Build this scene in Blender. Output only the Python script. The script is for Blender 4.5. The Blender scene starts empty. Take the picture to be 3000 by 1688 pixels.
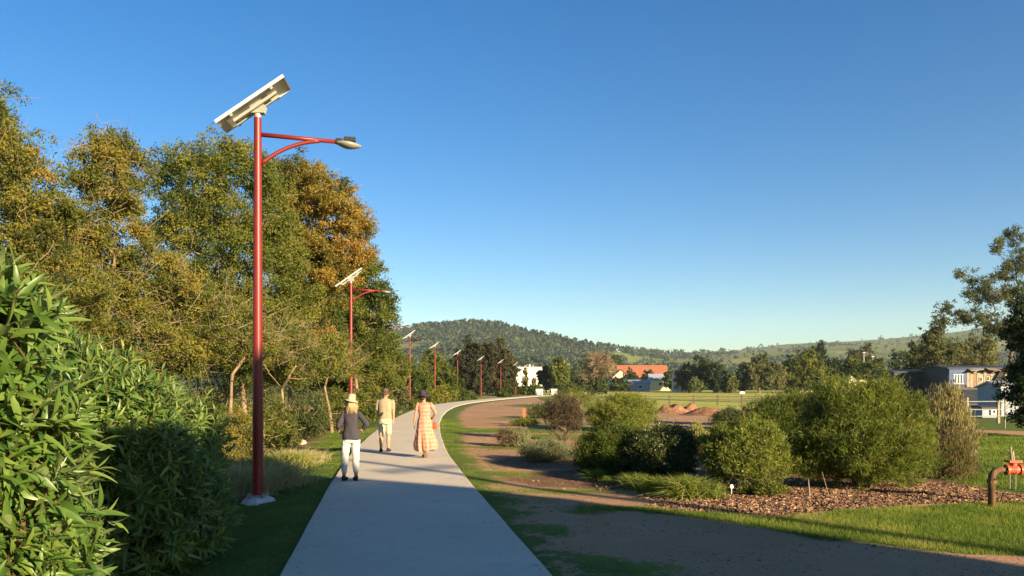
import bpy, math, random
import numpy as np
from mathutils import Vector, Matrix
random.seed(7)
rng = np.random.default_rng(11)
SC = bpy.context.scene
COL = SC.collection
R = math.radians

# ------------------------------------------------------------------ camera
F_PX, HOR, CAM_H = 2350.0, 1130.0, 1.85          # focal length in photo pixels, horizon row, eye height
cam_d = bpy.data.cameras.new('camera')
cam = bpy.data.objects.new('camera', cam_d)
COL.objects.link(cam)
cam.location = (0, 0, CAM_H)
cam.rotation_euler = (R(90), 0, 0)
cam_d.sensor_width = 36.0
cam_d.lens = 36.0 * F_PX / 3000.0
cam_d.shift_y = (HOR - 844.0) / 3000.0
cam_d.clip_start = 0.1
cam_d.clip_end = 12000
SC.camera = cam

# ------------------------------------------------------------------ sky, sun, exposure
SUN_EL = R(15)
U = np.array([-0.68, 0.733]); U /= np.linalg.norm(U)      # direction in which shadows fall on the ground
N = np.array([-U[1], U[0]]) * -1                           # to the right of it
world = bpy.data.worlds.new('World'); SC.world = world
world.use_nodes = True
wn = world.node_tree.nodes; wl = world.node_tree.links
for n_ in list(wn): wn.remove(n_)
sky = wn.new('ShaderNodeTexSky'); sky.sky_type = 'NISHITA'; sky.sun_disc = False
sky.sun_elevation = SUN_EL
sky.sun_rotation = math.atan2(-U[0], -U[1])
sky.air_density = 1.0; sky.dust_density = 0.3; sky.ozone_density = 2.5; sky.altitude = 200
hs = wn.new('ShaderNodeHueSaturation'); hs.inputs['Saturation'].default_value = 1.38; hs.inputs['Hue'].default_value = 0.507; hs.inputs['Value'].default_value = 1.06
bg = wn.new('ShaderNodeBackground'); bg.inputs['Strength'].default_value = 0.05
wo = wn.new('ShaderNodeOutputWorld')
wl.new(sky.outputs[0], hs.inputs['Color']); wl.new(hs.outputs[0], bg.inputs[0]); wl.new(bg.outputs[0], wo.inputs[0])
sun_d = bpy.data.lights.new('sun', 'SUN'); sun_d.energy = 5.0; sun_d.angle = R(0.5)
sun_d.color = (1.0, 0.78, 0.48)
sun = bpy.data.objects.new('sun', sun_d); COL.objects.link(sun)
to_sun = Vector((-U[0] * math.cos(SUN_EL), -U[1] * math.cos(SUN_EL), math.sin(SUN_EL)))
sun.rotation_euler = to_sun.to_track_quat('Z', 'Y').to_euler()
SC.view_settings.view_transform = 'Standard'; SC.view_settings.look = 'None'
SC.view_settings.exposure = 1.7; SC.view_settings.gamma = 1.0
SC.view_settings.use_curve_mapping = False
SC.cycles.max_bounces = 6; SC.cycles.diffuse_bounces = 3; SC.cycles.glossy_bounces = 2
SC.cycles.transmission_bounces = 4; SC.cycles.transparent_max_bounces = 6; SC.cycles.volume_bounces = 1
SC.cycles.use_adaptive_sampling = True

# ------------------------------------------------------------------ helpers
def P(px, py, d):
    """world point seen at photo pixel (px, py) at distance d"""
    return np.array([(px - 1500.0) / F_PX * d, d, CAM_H - (py - HOR) / F_PX * d])
def on_ground(px, d): return (px - 1500.0) / F_PX * d
def sstep(a, b, x):
    t = np.clip((np.asarray(x, float) - a) / (b - a), 0, 1); return t * t * (3 - 2 * t)
_perm = rng.permutation(4096)
def vnoise(x, y, s=1.0, seed=0):
    x = np.asarray(x, float) / s + 1000.3 + seed * 17.1; y = np.asarray(y, float) / s + 1000.7 + seed * 9.7
    xi = np.floor(x).astype(int); yi = np.floor(y).astype(int); fx = x - xi; fy = y - yi
    fx = fx * fx * (3 - 2 * fx); fy = fy * fy * (3 - 2 * fy)
    def h(a, b): return _perm[(_perm[a % 4096] + b) % 4096] / 4095.0
    return ((h(xi, yi) * (1 - fx) + h(xi + 1, yi) * fx) * (1 - fy) + (h(xi, yi + 1) * (1 - fx) + h(xi + 1, yi + 1) * fx) * fy)
def fbm(x, y, s=1.0, o=3, seed=0):
    v = 0; a = 0.5; t = 0
    for k in range(o): v = v + a * vnoise(x, y, s / 2 ** k, seed + k); t += a; a *= .5
    return v / t

class MB:
    """collects geometry in world (or local) coordinates and links it as ONE mesh object"""
    def __init__(s): s.v = []; s.t = []; s.f = []; s.n = 0; s.mi = []
    def add(s, V, F, tint=0.5, mi=0):
        V = np.asarray(V, float).reshape(-1, 3); F = np.asarray(F, int)
        s.v.append(V); s.t.append(np.broadcast_to(np.asarray(tint, float), (len(V),)).copy())
        s.f.append(F + s.n); s.mi.append(np.full(len(F), mi)); s.n += len(V); return s
    def poly(s, V, tint=0.5, mi=0): return s.add(V, [list(range(len(V)))], tint, mi)
    def box(s, c, size, rot=None, tint=0.5, mi=0, axes=None):
        h = np.array(size) / 2.0
        V = np.array([[x, y, z] for x in (-1, 1) for y in (-1, 1) for z in (-1, 1)]) * h
        if axes is not None: V = V @ np.array(axes)
        elif rot: V = V @ np.array(Matrix.Rotation(rot, 3, 'Z').transposed())
        return s.add(V + np.array(c), [[0, 1, 3, 2], [4, 6, 7, 5], [0, 4, 5, 1], [2, 3, 7, 6], [0, 2, 6, 4], [1, 5, 7, 3]], tint, mi)
    def tube(s, pts, rad, k=8, tint=0.5, mi=0, cap=True, sy=1.0):
        pts = np.asarray(pts, float); rad = np.broadcast_to(np.asarray(rad, float), (len(pts),))
        T = np.gradient(pts, axis=0); T /= np.linalg.norm(T, axis=1)[:, None] + 1e-9
        ref = np.array([0, 1, 0.01]) if abs(T[:, 2]).mean() > .6 else np.array([0, 0, 1.0])
        A = np.cross(T, ref); A /= np.linalg.norm(A, axis=1)[:, None] + 1e-9
        B = np.cross(T, A)
        an = np.linspace(0, 2 * np.pi, k, endpoint=False)
        V = pts[:, None] + rad[:, None, None] * (A[:, None] * np.cos(an)[None, :, None] + B[:, None] * np.sin(an)[None, :, None] * sy)
        m = len(pts); i = np.arange(m - 1)[:, None] * k; j = np.arange(k)[None]
        a = i + j; b = i + (j + 1) % k
        F = np.stack([a, b, b + k, a + k], -1).reshape(-1, 4)
        s.add(V.reshape(-1, 3), F, tint, mi)
        if cap:
            base = s.n - m * k
            s.f.append(np.array([[base + q for q in range(k)][::-1]])); s.mi.append(np.full(1, mi))
            s.f.append(np.array([[base + (m - 1) * k + q for q in range(k)]])); s.mi.append(np.full(1, mi))
        return s
    def lathe(s, prof, c=(0, 0, 0), k=20, tint=0.5, mi=0, sx=1, sy=1, fn=None):
        prof = np.asarray(prof, float); an = np.linspace(0, 2 * np.pi, k, endpoint=False)
        V = np.zeros((len(prof), k, 3))
        V[..., 0] = prof[:, 0:1] * np.cos(an) * sx; V[..., 1] = prof[:, 0:1] * np.sin(an) * sy; V[..., 2] = prof[:, 1:2]
        if fn is not None: V = fn(V, an)
        m = len(prof); i = np.arange(m - 1)[:, None] * k; j = np.arange(k)[None]
        a = i + j; b = i + (j + 1) % k
        return s.add(V.reshape(-1, 3) + np.array(c), np.stack([a, b, b + k, a + k], -1).reshape(-1, 4), tint, mi)
    def quads(s, V4, tint=0.5, mi=0):
        V4 = np.asarray(V4); n = len(V4)
        t = np.repeat(np.broadcast_to(np.asarray(tint, float), (n,)), V4.shape[1])
        return s.add(V4.reshape(-1, 3), np.arange(n * V4.shape[1]).reshape(n, -1), t, mi)
    def mesh(s, name, mats, origin=(0, 0, 0), smooth=False):
        me = bpy.data.meshes.new(name)
        V = np.concatenate(s.v) - np.array(origin, float); me.vertices.add(len(V)); me.vertices.foreach_set('co', V.astype(np.float32).ravel())
        lt = np.concatenate([np.full(len(f), f.shape[1]) for f in s.f]); lv = np.concatenate([f.ravel() for f in s.f])
        me.loops.add(len(lv)); me.loops.foreach_set('vertex_index', lv.astype(np.int32))
        me.polygons.add(len(lt)); ls = np.concatenate([[0], np.cumsum(lt)[:-1]])
        me.polygons.foreach_set('loop_start', ls.astype(np.int32))
        me.polygons.foreach_set('material_index', np.concatenate(s.mi).astype(np.int32))
        me.polygons.foreach_set('use_smooth', np.full(len(lt), bool(smooth)))
        at = me.attributes.new('tint', 'FLOAT', 'POINT'); at.data.foreach_set('value', np.concatenate(s.t).astype(np.float32))
        me.update(calc_edges=True)
        for m in (mats if isinstance(mats, (list, tuple)) else [mats]): me.materials.append(m)
        return me
    def build(s, name, mats, parent=None, origin=None, smooth=False):
        if origin is None: origin = root_loc(parent)
        o = bpy.data.objects.new(name, s.mesh(name, mats, origin, smooth)); COL.objects.link(o)
        if parent is not None: o.parent = parent
        else: o.location = origin
        return o
def root_loc(p):
    v = Vector((0, 0, 0))
    while p is not None: v = v + p.location; p = p.parent
    return v
def tag(o, label=None, cat=None, group=None, kind=None):
    if label: o['label'] = label
    if cat: o['category'] = cat
    if group: o['group'] = group
    if kind: o['kind'] = kind
    return o
def thing(name, loc, label, cat, group=None, rz=0):
    o = bpy.data.objects.new(name, None); COL.objects.link(o); o.empty_display_size = .2
    o.location = loc; o.rotation_euler = (0, 0, rz)
    return tag(o, label, cat, group)
def copy_tree(o, parent=None):
    c = o.copy(); COL.objects.link(c); c.parent = parent
    for ch in [q for q in COL.objects if q.parent == o]: copy_tree(ch, c)
    return c

# ------------------------------------------------------------------ materials
def new_mat(name):
    m = bpy.data.materials.new(name); m.use_nodes = True
    nt = m.node_tree; b = nt.nodes['Principled BSDF']; return m, nt, b
def nd(nt, t, **kw):
    n = nt.nodes.new(t)
    for k, v in kw.items(): setattr(n, k, v)
    return n
def mix(nt, f, a, b, mode='MIX'):
    n = nt.nodes.new('ShaderNodeMix'); n.data_type = 'RGBA'; n.blend_type = mode
    for s_, v in ((n.inputs[0], f), (n.inputs[6], a), (n.inputs[7], b)):
        if hasattr(v, 'is_output'): nt.links.new(v, s_)
        elif isinstance(v, (tuple, list)): s_.default_value = (*v, 1) if len(v) == 3 else v
        else: s_.default_value = v
    return n.outputs[2]
def mth(nt, op, a, b=None, c=None):
    n = nt.nodes.new('ShaderNodeMath'); n.operation = op
    for s_, v in zip(n.inputs, (a, b, c)):
        if v is None: continue
        if hasattr(v, 'is_output'): nt.links.new(v, s_)
        else: s_.default_value = v
    return n.outputs[0]
def ramp(nt, fac, stops):
    n = nt.nodes.new('ShaderNodeValToRGB'); e = n.color_ramp.elements
    while len(e) < len(stops): e.new(.5)
    for el, (p, c) in zip(e, stops): el.position = p; el.color = (*c, 1)
    nt.links.new(fac, n.inputs[0]); return n.outputs[0]
def noise(nt, scale, det=4, co='Object', rough=.55, vec=None):
    n = nt.nodes.new('ShaderNodeTexNoise'); n.inputs['Scale'].default_value = scale; n.inputs['Detail'].default_value = det; n.inputs['Roughness'].default_value = rough
    if vec is None:
        tc = nt.nodes.new('ShaderNodeTexCoord'); vec = tc.outputs[co]
    nt.links.new(vec, n.inputs['Vector']); return n.outputs['Fac']
def attr(nt, name):
    n = nt.nodes.new('ShaderNodeAttribute'); n.attribute_name = name; return n.outputs['Fac']
def bump(nt, b, h, st=.3, dist=.02):
    n = nt.nodes.new('ShaderNodeBump'); n.inputs['Strength'].default_value = st; n.inputs['Distance'].default_value = dist
    nt.links.new(h, n.inputs['Height']); nt.links.new(n.outputs[0], b.inputs['Normal'])
def surf(name, c1, c2=None, sc=6, rough=.7, spec=.3, bmp=.15, bd=.01, metal=0.0, c3=None, sc2=1.2):
    m, nt, b = new_mat(name)
    c2 = c2 or tuple(x * .8 for x in c1)
    f = noise(nt, sc, 5)
    c = ramp(nt, f, [(.3, c1), (.7, c2)])
    if c3: c = mix(nt, ramp(nt, noise(nt, sc2, 4), [(.5, (0, 0, 0)), (.66, (1, 1, 1))]), c, c3)
    nt.links.new(c, b.inputs['Base Color'])
    b.inputs['Roughness'].default_value = rough; b.inputs['Specular IOR Level'].default_value = spec
    b.inputs['Metallic'].default_value = metal
    if bmp: bump(nt, b, noise(nt, sc * 4, 3), bmp, bd)
    return m
def leafy(name, stops, trans=.42, rough=.6, spec=.2):
    m, nt, b = new_mat(name)
    c = ramp(nt, attr(nt, 'tint'), stops)
    nt.links.new(c, b.inputs['Base Color']); b.inputs['Roughness'].default_value = rough; b.inputs['Specular IOR Level'].default_value = spec
    t = nd(nt, 'ShaderNodeBsdfTranslucent'); nt.links.new(mix(nt, 1.0, c, (1.3, 1.35, .7), 'MULTIPLY'), t.inputs[0])
    ms = nd(nt, 'ShaderNodeMixShader'); ms.inputs[0].default_value = trans
    nt.links.new(b.outputs[0], ms.inputs[1]); nt.links.new(t.outputs[0], ms.inputs[2])
    nt.links.new(ms.outputs[0], nt.nodes['Material Output'].inputs[0])
    return m
M = {}
M['concrete'] = surf('path_concrete', (.36, .34, .30), (.44, .42, .375), 3.0, .85, .25, .25, .004, c3=(.33, .31, .27), sc2=.6)
M['footing'] = surf('footing_concrete', (.42, .42, .41), (.5, .5, .48), 9, .9, .2, .4, .02)
M['red'] = surf('red_paint', (.17, .015, .012), (.13, .012, .010), 3, .42, .35, .02, .001)
M['red2'] = M['red']
M['galv'] = surf('galvanised_steel', (.36, .37, .33), (.28, .29, .26), 14, .45, .5, .05, .002, metal=.3)
M['cream'] = surf('panel_backsheet', (.52, .49, .39), (.46, .43, .34), 5, .5, .4, 0)
M['alu'] = surf('aluminium_frame', (.55, .56, .53), (.5, .51, .5), 5, .4, .5, 0, metal=.3)
M['solar'] = surf('solar_glass', (.01, .015, .04), (.015, .02, .05), 5, .1, .6, 0)
M['black'] = surf('black_housing', (.008, .008, .01), (.012, .012, .013), 8, .6, .2, 0)
M['diffuser'] = surf('lamp_bowl', (.24, .23, .18), (.2, .19, .16), 8, .35, .5, 0)
M['bark'] = surf('pale_bark', (.22, .16, .10), (.14, .10, .06), 7, .95, .1, .6, .03, c3=(.28, .22, .14))
M['bark_dark'] = surf('dark_bark', (.085, .06, .045), (.13, .095, .07), 9, .95, .1, .5, .02)
M['twig'] = surf('dry_twig', (.30, .23, .15), (.2, .15, .1), 5, .95, .1, 0)
# ------------------------------------------------------------------ ground
PC = np.array([(-12, 2.2), (-2, .62), (7.8, -.93), (15, -2.08), (22, -3.1), (30, -4.0), (40, -4.95), (50, -5.65), (60, -6.15), (70, -6.35), (78, -6.25), (86, -5.75),
               (95, -4.7), (105, -3.3), (118, -1.1), (132, 1.6), (150, 5.4), (170, 10.2), (190, 15.5), (215, 23)])
_yy = np.linspace(-12, 215, 900)
def _smooth_path():
    x = np.interp(_yy, PC[:, 0], PC[:, 1])
    for _ in range(60): x[1:-1] = (x[:-2] + 2 * x[1:-1] + x[2:]) / 4
    return x
_px = _smooth_path()
_slope = np.gradient(_px, _yy)
def path_off(x, y):
    """signed sideways distance from the path centre (right positive)"""
    yc = np.clip(y, -12, 215)
    return (x - np.interp(yc, _yy, _px)) / np.sqrt(1 + np.interp(yc, _yy, _slope) ** 2)
HALF = 1.32
LOW = np.array([(1.2, 12.6), (2.1, 12.0), (2.9, 11.4), (3.87, 10.1), (4.8, 9.45), (5.8, 9.06), (7, 8.8), (12, 8.5), (40, 8)])
UPP = np.array([(1.2, 12.7), (2.1, 12.5), (3.9, 11.7), (5.65, 12.4), (7, 12.9), (8, 13.1), (12, 13.5), (40, 14)])
def gz(x, y):
    x = np.asarray(x, float); y = np.asarray(y, float)
    o = path_off(x, y)
    near = 1 - sstep(120, 200, y)
    z = -0.045 - 0.0 * o
    left = np.clip(-o - HALF, 0, None)
    z = z - near * (.10 * sstep(.2, 1.3, left) + .75 * sstep(1.6, 5.5, left))
    right = np.clip(o - HALF, 0, None)
    z = z + near * (-.05 * sstep(0, 1.5, right)) + .03 * (fbm(x, y, 1.6, 3, 3) - .5) * sstep(.15, 1.2, abs(o) - HALF)
    z = z - .35 * sstep(14, 30, x - 2 + 0 * y) * sstep(14, 24, y) * near
    # spoil mounds of red soil
    for cx, cy, r, h in ():
        q = ((x - cx) / r) ** 2 + ((y - cy) / (r * .7)) ** 2
        z = z + h * np.exp(-q * 1.3) * (.8 + .4 * fbm(x, y, .8, 3, 9))
    # bed mound under the shrubs
    z = z + .10 * np.exp(-(((x - 5) / 3.0) ** 2 + ((y - 13.6) / 1.8) ** 2))
    return z
def ramp_poly(x, y):  # inside lawn strip between the two curves
    lo = np.interp(x, LOW[:, 0], LOW[:, 1]); up = np.interp(x, UPP[:, 0], UPP[:, 1])
    return np.minimum(y - lo, up - y)
def blob(x, y, cx, cy, rx, ry): return np.clip(1 - np.sqrt(((x - cx) / rx) ** 2 + ((y - cy) / ry) ** 2), -1, 1)
def masks(x, y):
    o = path_off(x, y); r = o - HALF; l = -o - HALF
    g = np.full(np.shape(x), -.6)
    wr = .35 + .3 * sstep(10, 14, y) + .55 * sstep(20, 40, y)
    g = np.where(o > 0, np.maximum(g, np.clip((wr - r) * 1.1, -1, 1)), g)
    g = np.where((o > 0) & (y < 14), np.maximum(g, np.clip((.4 - r) * 1.0, -1, 1)), g)
    g = np.where(o < 0, np.maximum(g, np.clip((1.9 - l) * .9, -1, .8)), g)
    for b in ((1.2, 12.3, .45, .5), (1.1, 8.4, .9, .8), (.55, 10.6, .35, .6), (2.6, 40.5, 2.6, 4), (1.2, 48, 3.4, 3), (1.6, 30.5, 1.6, 2.4), (0.2, 25.2, 2.2, 1.0), (-.2, 17.6, 1.2, .8), (1.0, 14.6, 1.3, .45), (1.7, 78, 3, 8), (5, 70, 2, 12)):
        g = np.maximum(g, blob(x, y, *b) * .8 - .15)
    g = np.maximum(g, np.clip(ramp_poly(x, y) * 2.2, -1, .9))
    # lawns to the right and beyond the shrubs
    g = np.maximum(g, np.clip(np.minimum(x - 8.6 - .1 * (y - 14), y - 14) * .8, -1, .8) * np.where((y > 33) & (y < 37), -1, 1))
    g = np.maximum(g, np.where(x > 4, np.clip((y - 62 + .9 * np.clip(10 - x, 0, 30)) * .15, -1, .9), -1))
    g = np.where((y > 52) & (y < 64) & (x > 8) & (x < 19), np.minimum(g, -.5 + .5 * np.clip(abs(x - 13.6) - 4.5, 0, 1.5)), g)
    g = np.where((o < 0) & (l > 6), .25, g)
    g = np.where(y > 190, .8, g)
    dry = sstep(55, 75, y) * sstep(3, 9, x) * .9
    dry = np.maximum(dry, .25 * sstep(2.5, 5, l) * (o < 0))
    dry = np.where(o > 0, np.maximum(dry, .15 * sstep(.3, 1.2, r) * (y < 60) * (x < 8.5)), dry)
    up = np.interp(x, UPP[:, 0], UPP[:, 1])
    mul = np.clip(np.minimum(np.minimum((y - up) * 2, (18.5 - y) * .8), np.minimum(x - 2.2, 8.9 - x) * 1.2), -1, 1)
    mul = np.maximum(mul, blob(x, y, 1.2, 20.5, 1.8, 2.0)); mul = np.maximum(mul, blob(x, y, 2.2, 16.8, 2.5, 2.0))
    soil = np.clip(np.minimum(l - 1.7, 6.5 - l), -1, 1) * (o < 0)
    return g, dry, mul, soil
def axis(segs):
    out = []
    for a, b, s0, s1 in segs:
        x = a
        while x < b:
            out.append(x); t = (x - a) / (b - a); x += s0 * (s1 / s0) ** t
    out.append(segs[-1][1]); return np.array(out)
gx = axis([(-4600, -60, 500, 6), (-60, -9, 4, .25), (-9, 9, .14, .14), (9, 60, .2, 3), (60, 4600, 6, 500)])
gy = axis([(-400, -4, 60, 1), (-4, 6, .5, .15), (6, 22, .12, .12), (22, 70, .14, .5), (70, 260, .6, 8), (260, 3150, 8, 300)])
X, Y = np.meshgrid(gx, gy)
Z = gz(X, Y)
op = path_off(X, Y)
Z = np.where((abs(op) < HALF - .1) & (Y < 214), Z - .06, Z)
mb = MB(); nx, ny = len(gx), len(gy)
i = np.arange(ny - 1)[:, None] * nx; j = np.arange(nx - 1)[None]
a = (i + j).ravel(); mb.add(np.stack([X, Y, Z], -1), np.stack([a, a + 1, a + nx + 1, a + nx], -1))
m, nt, b = new_mat('ground_cover')
G, DR, MU, SO = (attr(nt, k) for k in ('grass_m', 'dry_m', 'mulch_m', 'soil_m'))
n1 = noise(nt, 1.3, 6, rough=.7); n2 = noise(nt, 14, 5, rough=.7); n3 = noise(nt, 60, 3); n4 = noise(nt, .25, 4)
edge = mth(nt, 'ADD', mth(nt, 'MULTIPLY', mth(nt, 'SUBTRACT', n1, .5), 2.4), mth(nt, 'MULTIPLY', mth(nt, 'SUBTRACT', n2, .5), 1.6))
gf = mth(nt, 'ADD', G, edge)
gm = ramp(nt, gf, [(.0, (0, 0, 0)), (.22, (1, 1, 1))])
lush = ramp(nt, n2, [(.3, (.055, .09, .016)), (.7, (.12, .155, .03))])
dryc = ramp(nt, n1, [(.3, (.27, .31, .05)), (.65, (.48, .43, .11))])
gcol = mix(nt, mth(nt, 'MINIMUM', mth(nt, 'ADD', DR, mth(nt, 'MULTIPLY', mth(nt, 'SUBTRACT', n1, .5), .7)), 1.0), lush, dryc)
d1 = ramp(nt, n2, [(.25, (.27, .155, .085)), (.75, (.43, .265, .15))])
dirt = mix(nt, ramp(nt, n4, [(.4, (0, 0, 0)), (.6, (1, 1, 1))]), d1, ramp(nt, n1, [(.3, (.36, .205, .11)), (.7, (.47, .285, .165))]))
dirt = mix(nt, ramp(nt, n3, [(.62, (0, 0, 0)), (.72, (.6, .6, .6))]), dirt, (.36, .28, .2))
dirt = mix(nt, ramp(nt, SO, [(0, (0, 0, 0)), (.5, (.85, .85, .85))]), dirt, ramp(nt, n2, [(.3, (.07, .045, .03)), (.7, (.14, .095, .06))]))
mulc = ramp(nt, n2, [(.3, (.08, .045, .028)), (.5, (.17, .095, .055)), (.7, (.28, .17, .10))])
base = mix(nt, ramp(nt, mth(nt, 'ADD', MU, mth(nt, 'MULTIPLY', mth(nt, 'SUBTRACT', n1, .5), .8)), [(0, (0, 0, 0)), (.15, (1, 1, 1))]), dirt, mulc)
colr = mix(nt, gm, base, gcol)
nt.links.new(colr, b.inputs['Base Color']); b.inputs['Roughness'].default_value = .95; b.inputs['Specular IOR Level'].default_value = .1
bump(nt, b, mth(nt, 'ADD', n2, mth(nt, 'MULTIPLY', n3, .6)), .55, .05)
M['ground'] = m
ground = mb.build('ground', m, origin=(0, 0, 0), smooth=True)
tag(ground, kind='structure')
gq, dq, mq, sq = masks(X.ravel(), Y.ravel())
for k, v in (('grass_m', gq), ('dry_m', dq), ('mulch_m', mq), ('soil_m', sq)):
    at = ground.data.attributes.new(k, 'FLOAT', 'POINT'); at.data.foreach_set('value', np.ascontiguousarray(v, dtype=np.float32))

# ------------------------------------------------------------------ concrete path
mb = MB(); ys = axis([(-12, 30, .3, .3), (30, 214, .5, 2)])
xc = np.interp(ys, _yy, _px); sl = np.interp(ys, _yy, _slope); nn = np.stack([np.ones_like(sl), -sl], -1) / np.sqrt(1 + sl ** 2)[:, None]
wob = lambda s: HALF + .018 * (fbm(ys, ys * 0 + s * 7, .9, 3, 4) - .5)
prof = []
for off, z in ((-1, -.16), (-1, -.012), (-.988, 0), (-.4, .004), (.4, .004), (.988, 0), (1, -.012), (1, -.16)):
    w = wob(np.sign(off)) * off
    prof.append(np.stack([xc + nn[:, 0] * w, ys + nn[:, 1] * w, np.full(len(ys), z)], -1))
V = np.stack(prof, 1); k = 8
a = (np.arange(len(ys) - 1)[:, None] * k + np.arange(k - 1)[None]).ravel()
mb.add(V.reshape(-1, 3), np.stack([a, a + 1, a + k + 1, a + k], -1))
m, nt, b = new_mat('path_concrete')
nA = noise(nt, .55, 5, rough=.6); nB = noise(nt, 7, 5); nC = noise(nt, 120, 2)
c = ramp(nt, nA, [(.3, (.49, .42, .315)), (.7, (.58, .51, .395))])
c = mix(nt, ramp(nt, nB, [(.5, (0, 0, 0)), (.75, (.6, .6, .6))]), c, (.43, .385, .31)); c = mix(nt, ramp(nt, noise(nt, 1.9, 6, rough=.75), [(.56, (0, 0, 0)), (.64, (.5, .5, .5))]), c, (.38, .34, .28))
tc = nd(nt, 'ShaderNodeTexCoord'); mp = nd(nt, 'ShaderNodeMapping'); nt.links.new(tc.outputs['Object'], mp.inputs[0]); mp.inputs['Scale'].default_value = (1.2, 40, 1); mp.inputs['Rotation'].default_value = (0, 0, .14)
br = noise(nt, 4, 3, vec=mp.outputs[0])
c = mix(nt, ramp(nt, br, [(.4, (0, 0, 0)), (.75, (.35, .35, .35))]), c, (.66, .61, .52))
nt.links.new(c, b.inputs['Base Color']); b.inputs['Roughness'].default_value = .85; b.inputs['Specular IOR Level'].default_value = .2
bump(nt, b, mth(nt, 'ADD', br, nC), .25, .004)
path = mb.build('path', m, origin=(0, 0, 0)); tag(path, kind='structure')

# ------------------------------------------------------------------ hills
prof_px = np.array([(-3500, 1040), (-2000, 1000), (-800, 1010), (0, 1005), (700, 985), (1000, 978), (1150, 968), (1200, 957), (1250, 948), (1310, 943), (1400, 941), (1450, 946), (1500, 955), (1560, 970), (1640, 987),
                    (1700, 1002), (1770, 1012), (1850, 1024), (1930, 1030), (2000, 1033), (2100, 1030), (2190, 1020), (2300, 1006), (2400, 1001), (2500, 997), (2600, 990), (2700, 980), (2800, 970), (2900, 955), (3100, 945), (4000, 960), (6500, 1040)])
NC, ND = 420, 60
cols = np.linspace(-3000, 6000, NC); dist_r = np.interp(cols, [-3000, 1200, 1750, 2050, 2300, 6000], [1700, 1700, 1500, 2100, 2600, 2600])
prof_z = (HOR - np.interp(cols, prof_px[:, 0], prof_px[:, 1])) / F_PX * dist_r
trees_h = np.interp(cols, [1900, 2150], [7, 1.0])
prof_z = prof_z - trees_h
tt = np.linspace(0, 1.2, ND)
CX, T = np.meshgrid(cols, tt); DR_ = np.interp(CX, cols, dist_r)
D = 420 + (DR_ - 420) * T
HX = (CX - 1500) / F_PX * D; HY = D
prf = np.where(T < 1, np.clip(T, 0, 1) ** 1.7 * (1 + .0 * T), 1 - (T - 1) * 1.4)
HZ = -3 + (np.interp(CX, cols, prof_z) + 3) * prf
und = (fbm(HX, HY, 420, 4, 5) - .5)
HZ = HZ + und * 60 * np.clip(T * 1.4, 0, 1) * (1 - np.exp(-((T - 1) / .16) ** 2)) * (T < 1.001) * np.clip(np.interp(CX, cols, prof_z) / 60, .15, 1)
HZ = np.where(T < .02, -4, HZ)
# keep the skyline: nothing in front rises above the ridge line
ang = (HZ - CAM_H) / D; cap = (np.interp(CX, cols, prof_z) - CAM_H) / DR_ * .97
HZ = np.where((T < .99) & (ang > cap), CAM_H + cap * D, HZ)
mb = MB(); a = (np.arange(ND - 1)[:, None] * NC + np.arange(NC - 1)[None]).ravel()
mb.add(np.stack([HX, HY, HZ], -1), np.stack([a, a + 1, a + NC + 1, a + NC], -1))
m, nt, b = new_mat('hill_pasture')
c = ramp(nt, noise(nt, .012, 6, rough=.65), [(.3, (.075, .11, .03)), (.5, (.14, .165, .05)), (.7, (.24, .21, .085))])
c = mix(nt, ramp(nt, noise(nt, .05, 4), [(.5, (0, 0, 0)), (.7, (.6, .6, .6))]), c, (.05, .07, .022))
nt.links.new(c, b.inputs['Base Color']); b.inputs['Roughness'].default_value = 1; b.inputs['Specular IOR Level'].default_value = 0
hills = mb.build('hills', m, origin=(0, 0, 0), smooth=True); tag(hills, kind='structure')
def hill_z(px, t):
    fi = (px - cols[0]) / (cols[1] - cols[0]); ti = t / (tt[1] - tt[0])
    i0 = np.clip(fi.astype(int), 0, NC - 2); j0 = np.clip(ti.astype(int), 0, ND - 2); fx = fi - i0; fy = ti - j0
    return (HZ[j0, i0] * (1 - fx) + HZ[j0, i0 + 1] * fx) * (1 - fy) + (HZ[j0 + 1, i0] * (1 - fx) + HZ[j0 + 1, i0 + 1] * fx) * fy

def rand_dirs(n):
    v = rng.normal(size=(n, 3)); return v / np.linalg.norm(v, axis=1)[:, None]
def leaf_quads(C, L, W, up=.15, droop=0.0, dirs=None, fold=False):
    """rhombic leaves at C"""
    n = len(C); d = rand_dirs(n) if dirs is None else dirs
    d = d + np.array([0, 0, up - droop]); d /= np.linalg.norm(d, axis=1)[:, None]
    s = np.cross(d, rand_dirs(n)); s /= np.linalg.norm(s, axis=1)[:, None] + 1e-9
    L = np.asarray(L).reshape(-1, 1) * np.ones((n, 1)); W = np.asarray(W).reshape(-1, 1) * np.ones((n, 1))
    return np.stack([C - d * L * .5, C + s * W * .5 - d * L * .05, C + d * L * .5, C - s * W * .5 - d * L * .05], 1)
LEAF = {}
LEAF['olive'] = leafy('olive_gold_foliage', [(0, (.045, .062, .014)), (.35, (.11, .13, .024)), (.65, (.19, .175, .032)), (1, (.31, .22, .04))])
LEAF['orange'] = leafy('orange_foliage', [(0, (.045, .058, .014)), (.4, (.12, .12, .024)), (.7, (.22, .17, .032)), (1, (.31, .19, .04))])
LEAF['green'] = leafy('mid_green_foliage', [(0, (.032, .052, .012)), (.5, (.085, .115, .02)), (1, (.19, .19, .035))])
LEAF['deep'] = leafy('deep_green_foliage', [(0, (.016, .028, .010)), (.5, (.04, .06, .016)), (1, (.095, .11, .03))], trans=.2)
LEAF['brownish'] = leafy('bronze_green_foliage', [(0, (.022, .024, .012)), (.5, (.045, .045, .018)), (1, (.085, .07, .028))], trans=.2)
LEAF['far'] = leafy('distant_foliage', [(0, (.028, .045, .020)), (.5, (.060, .085, .030)), (1, (.13, .145, .045))], trans=.25)
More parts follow.
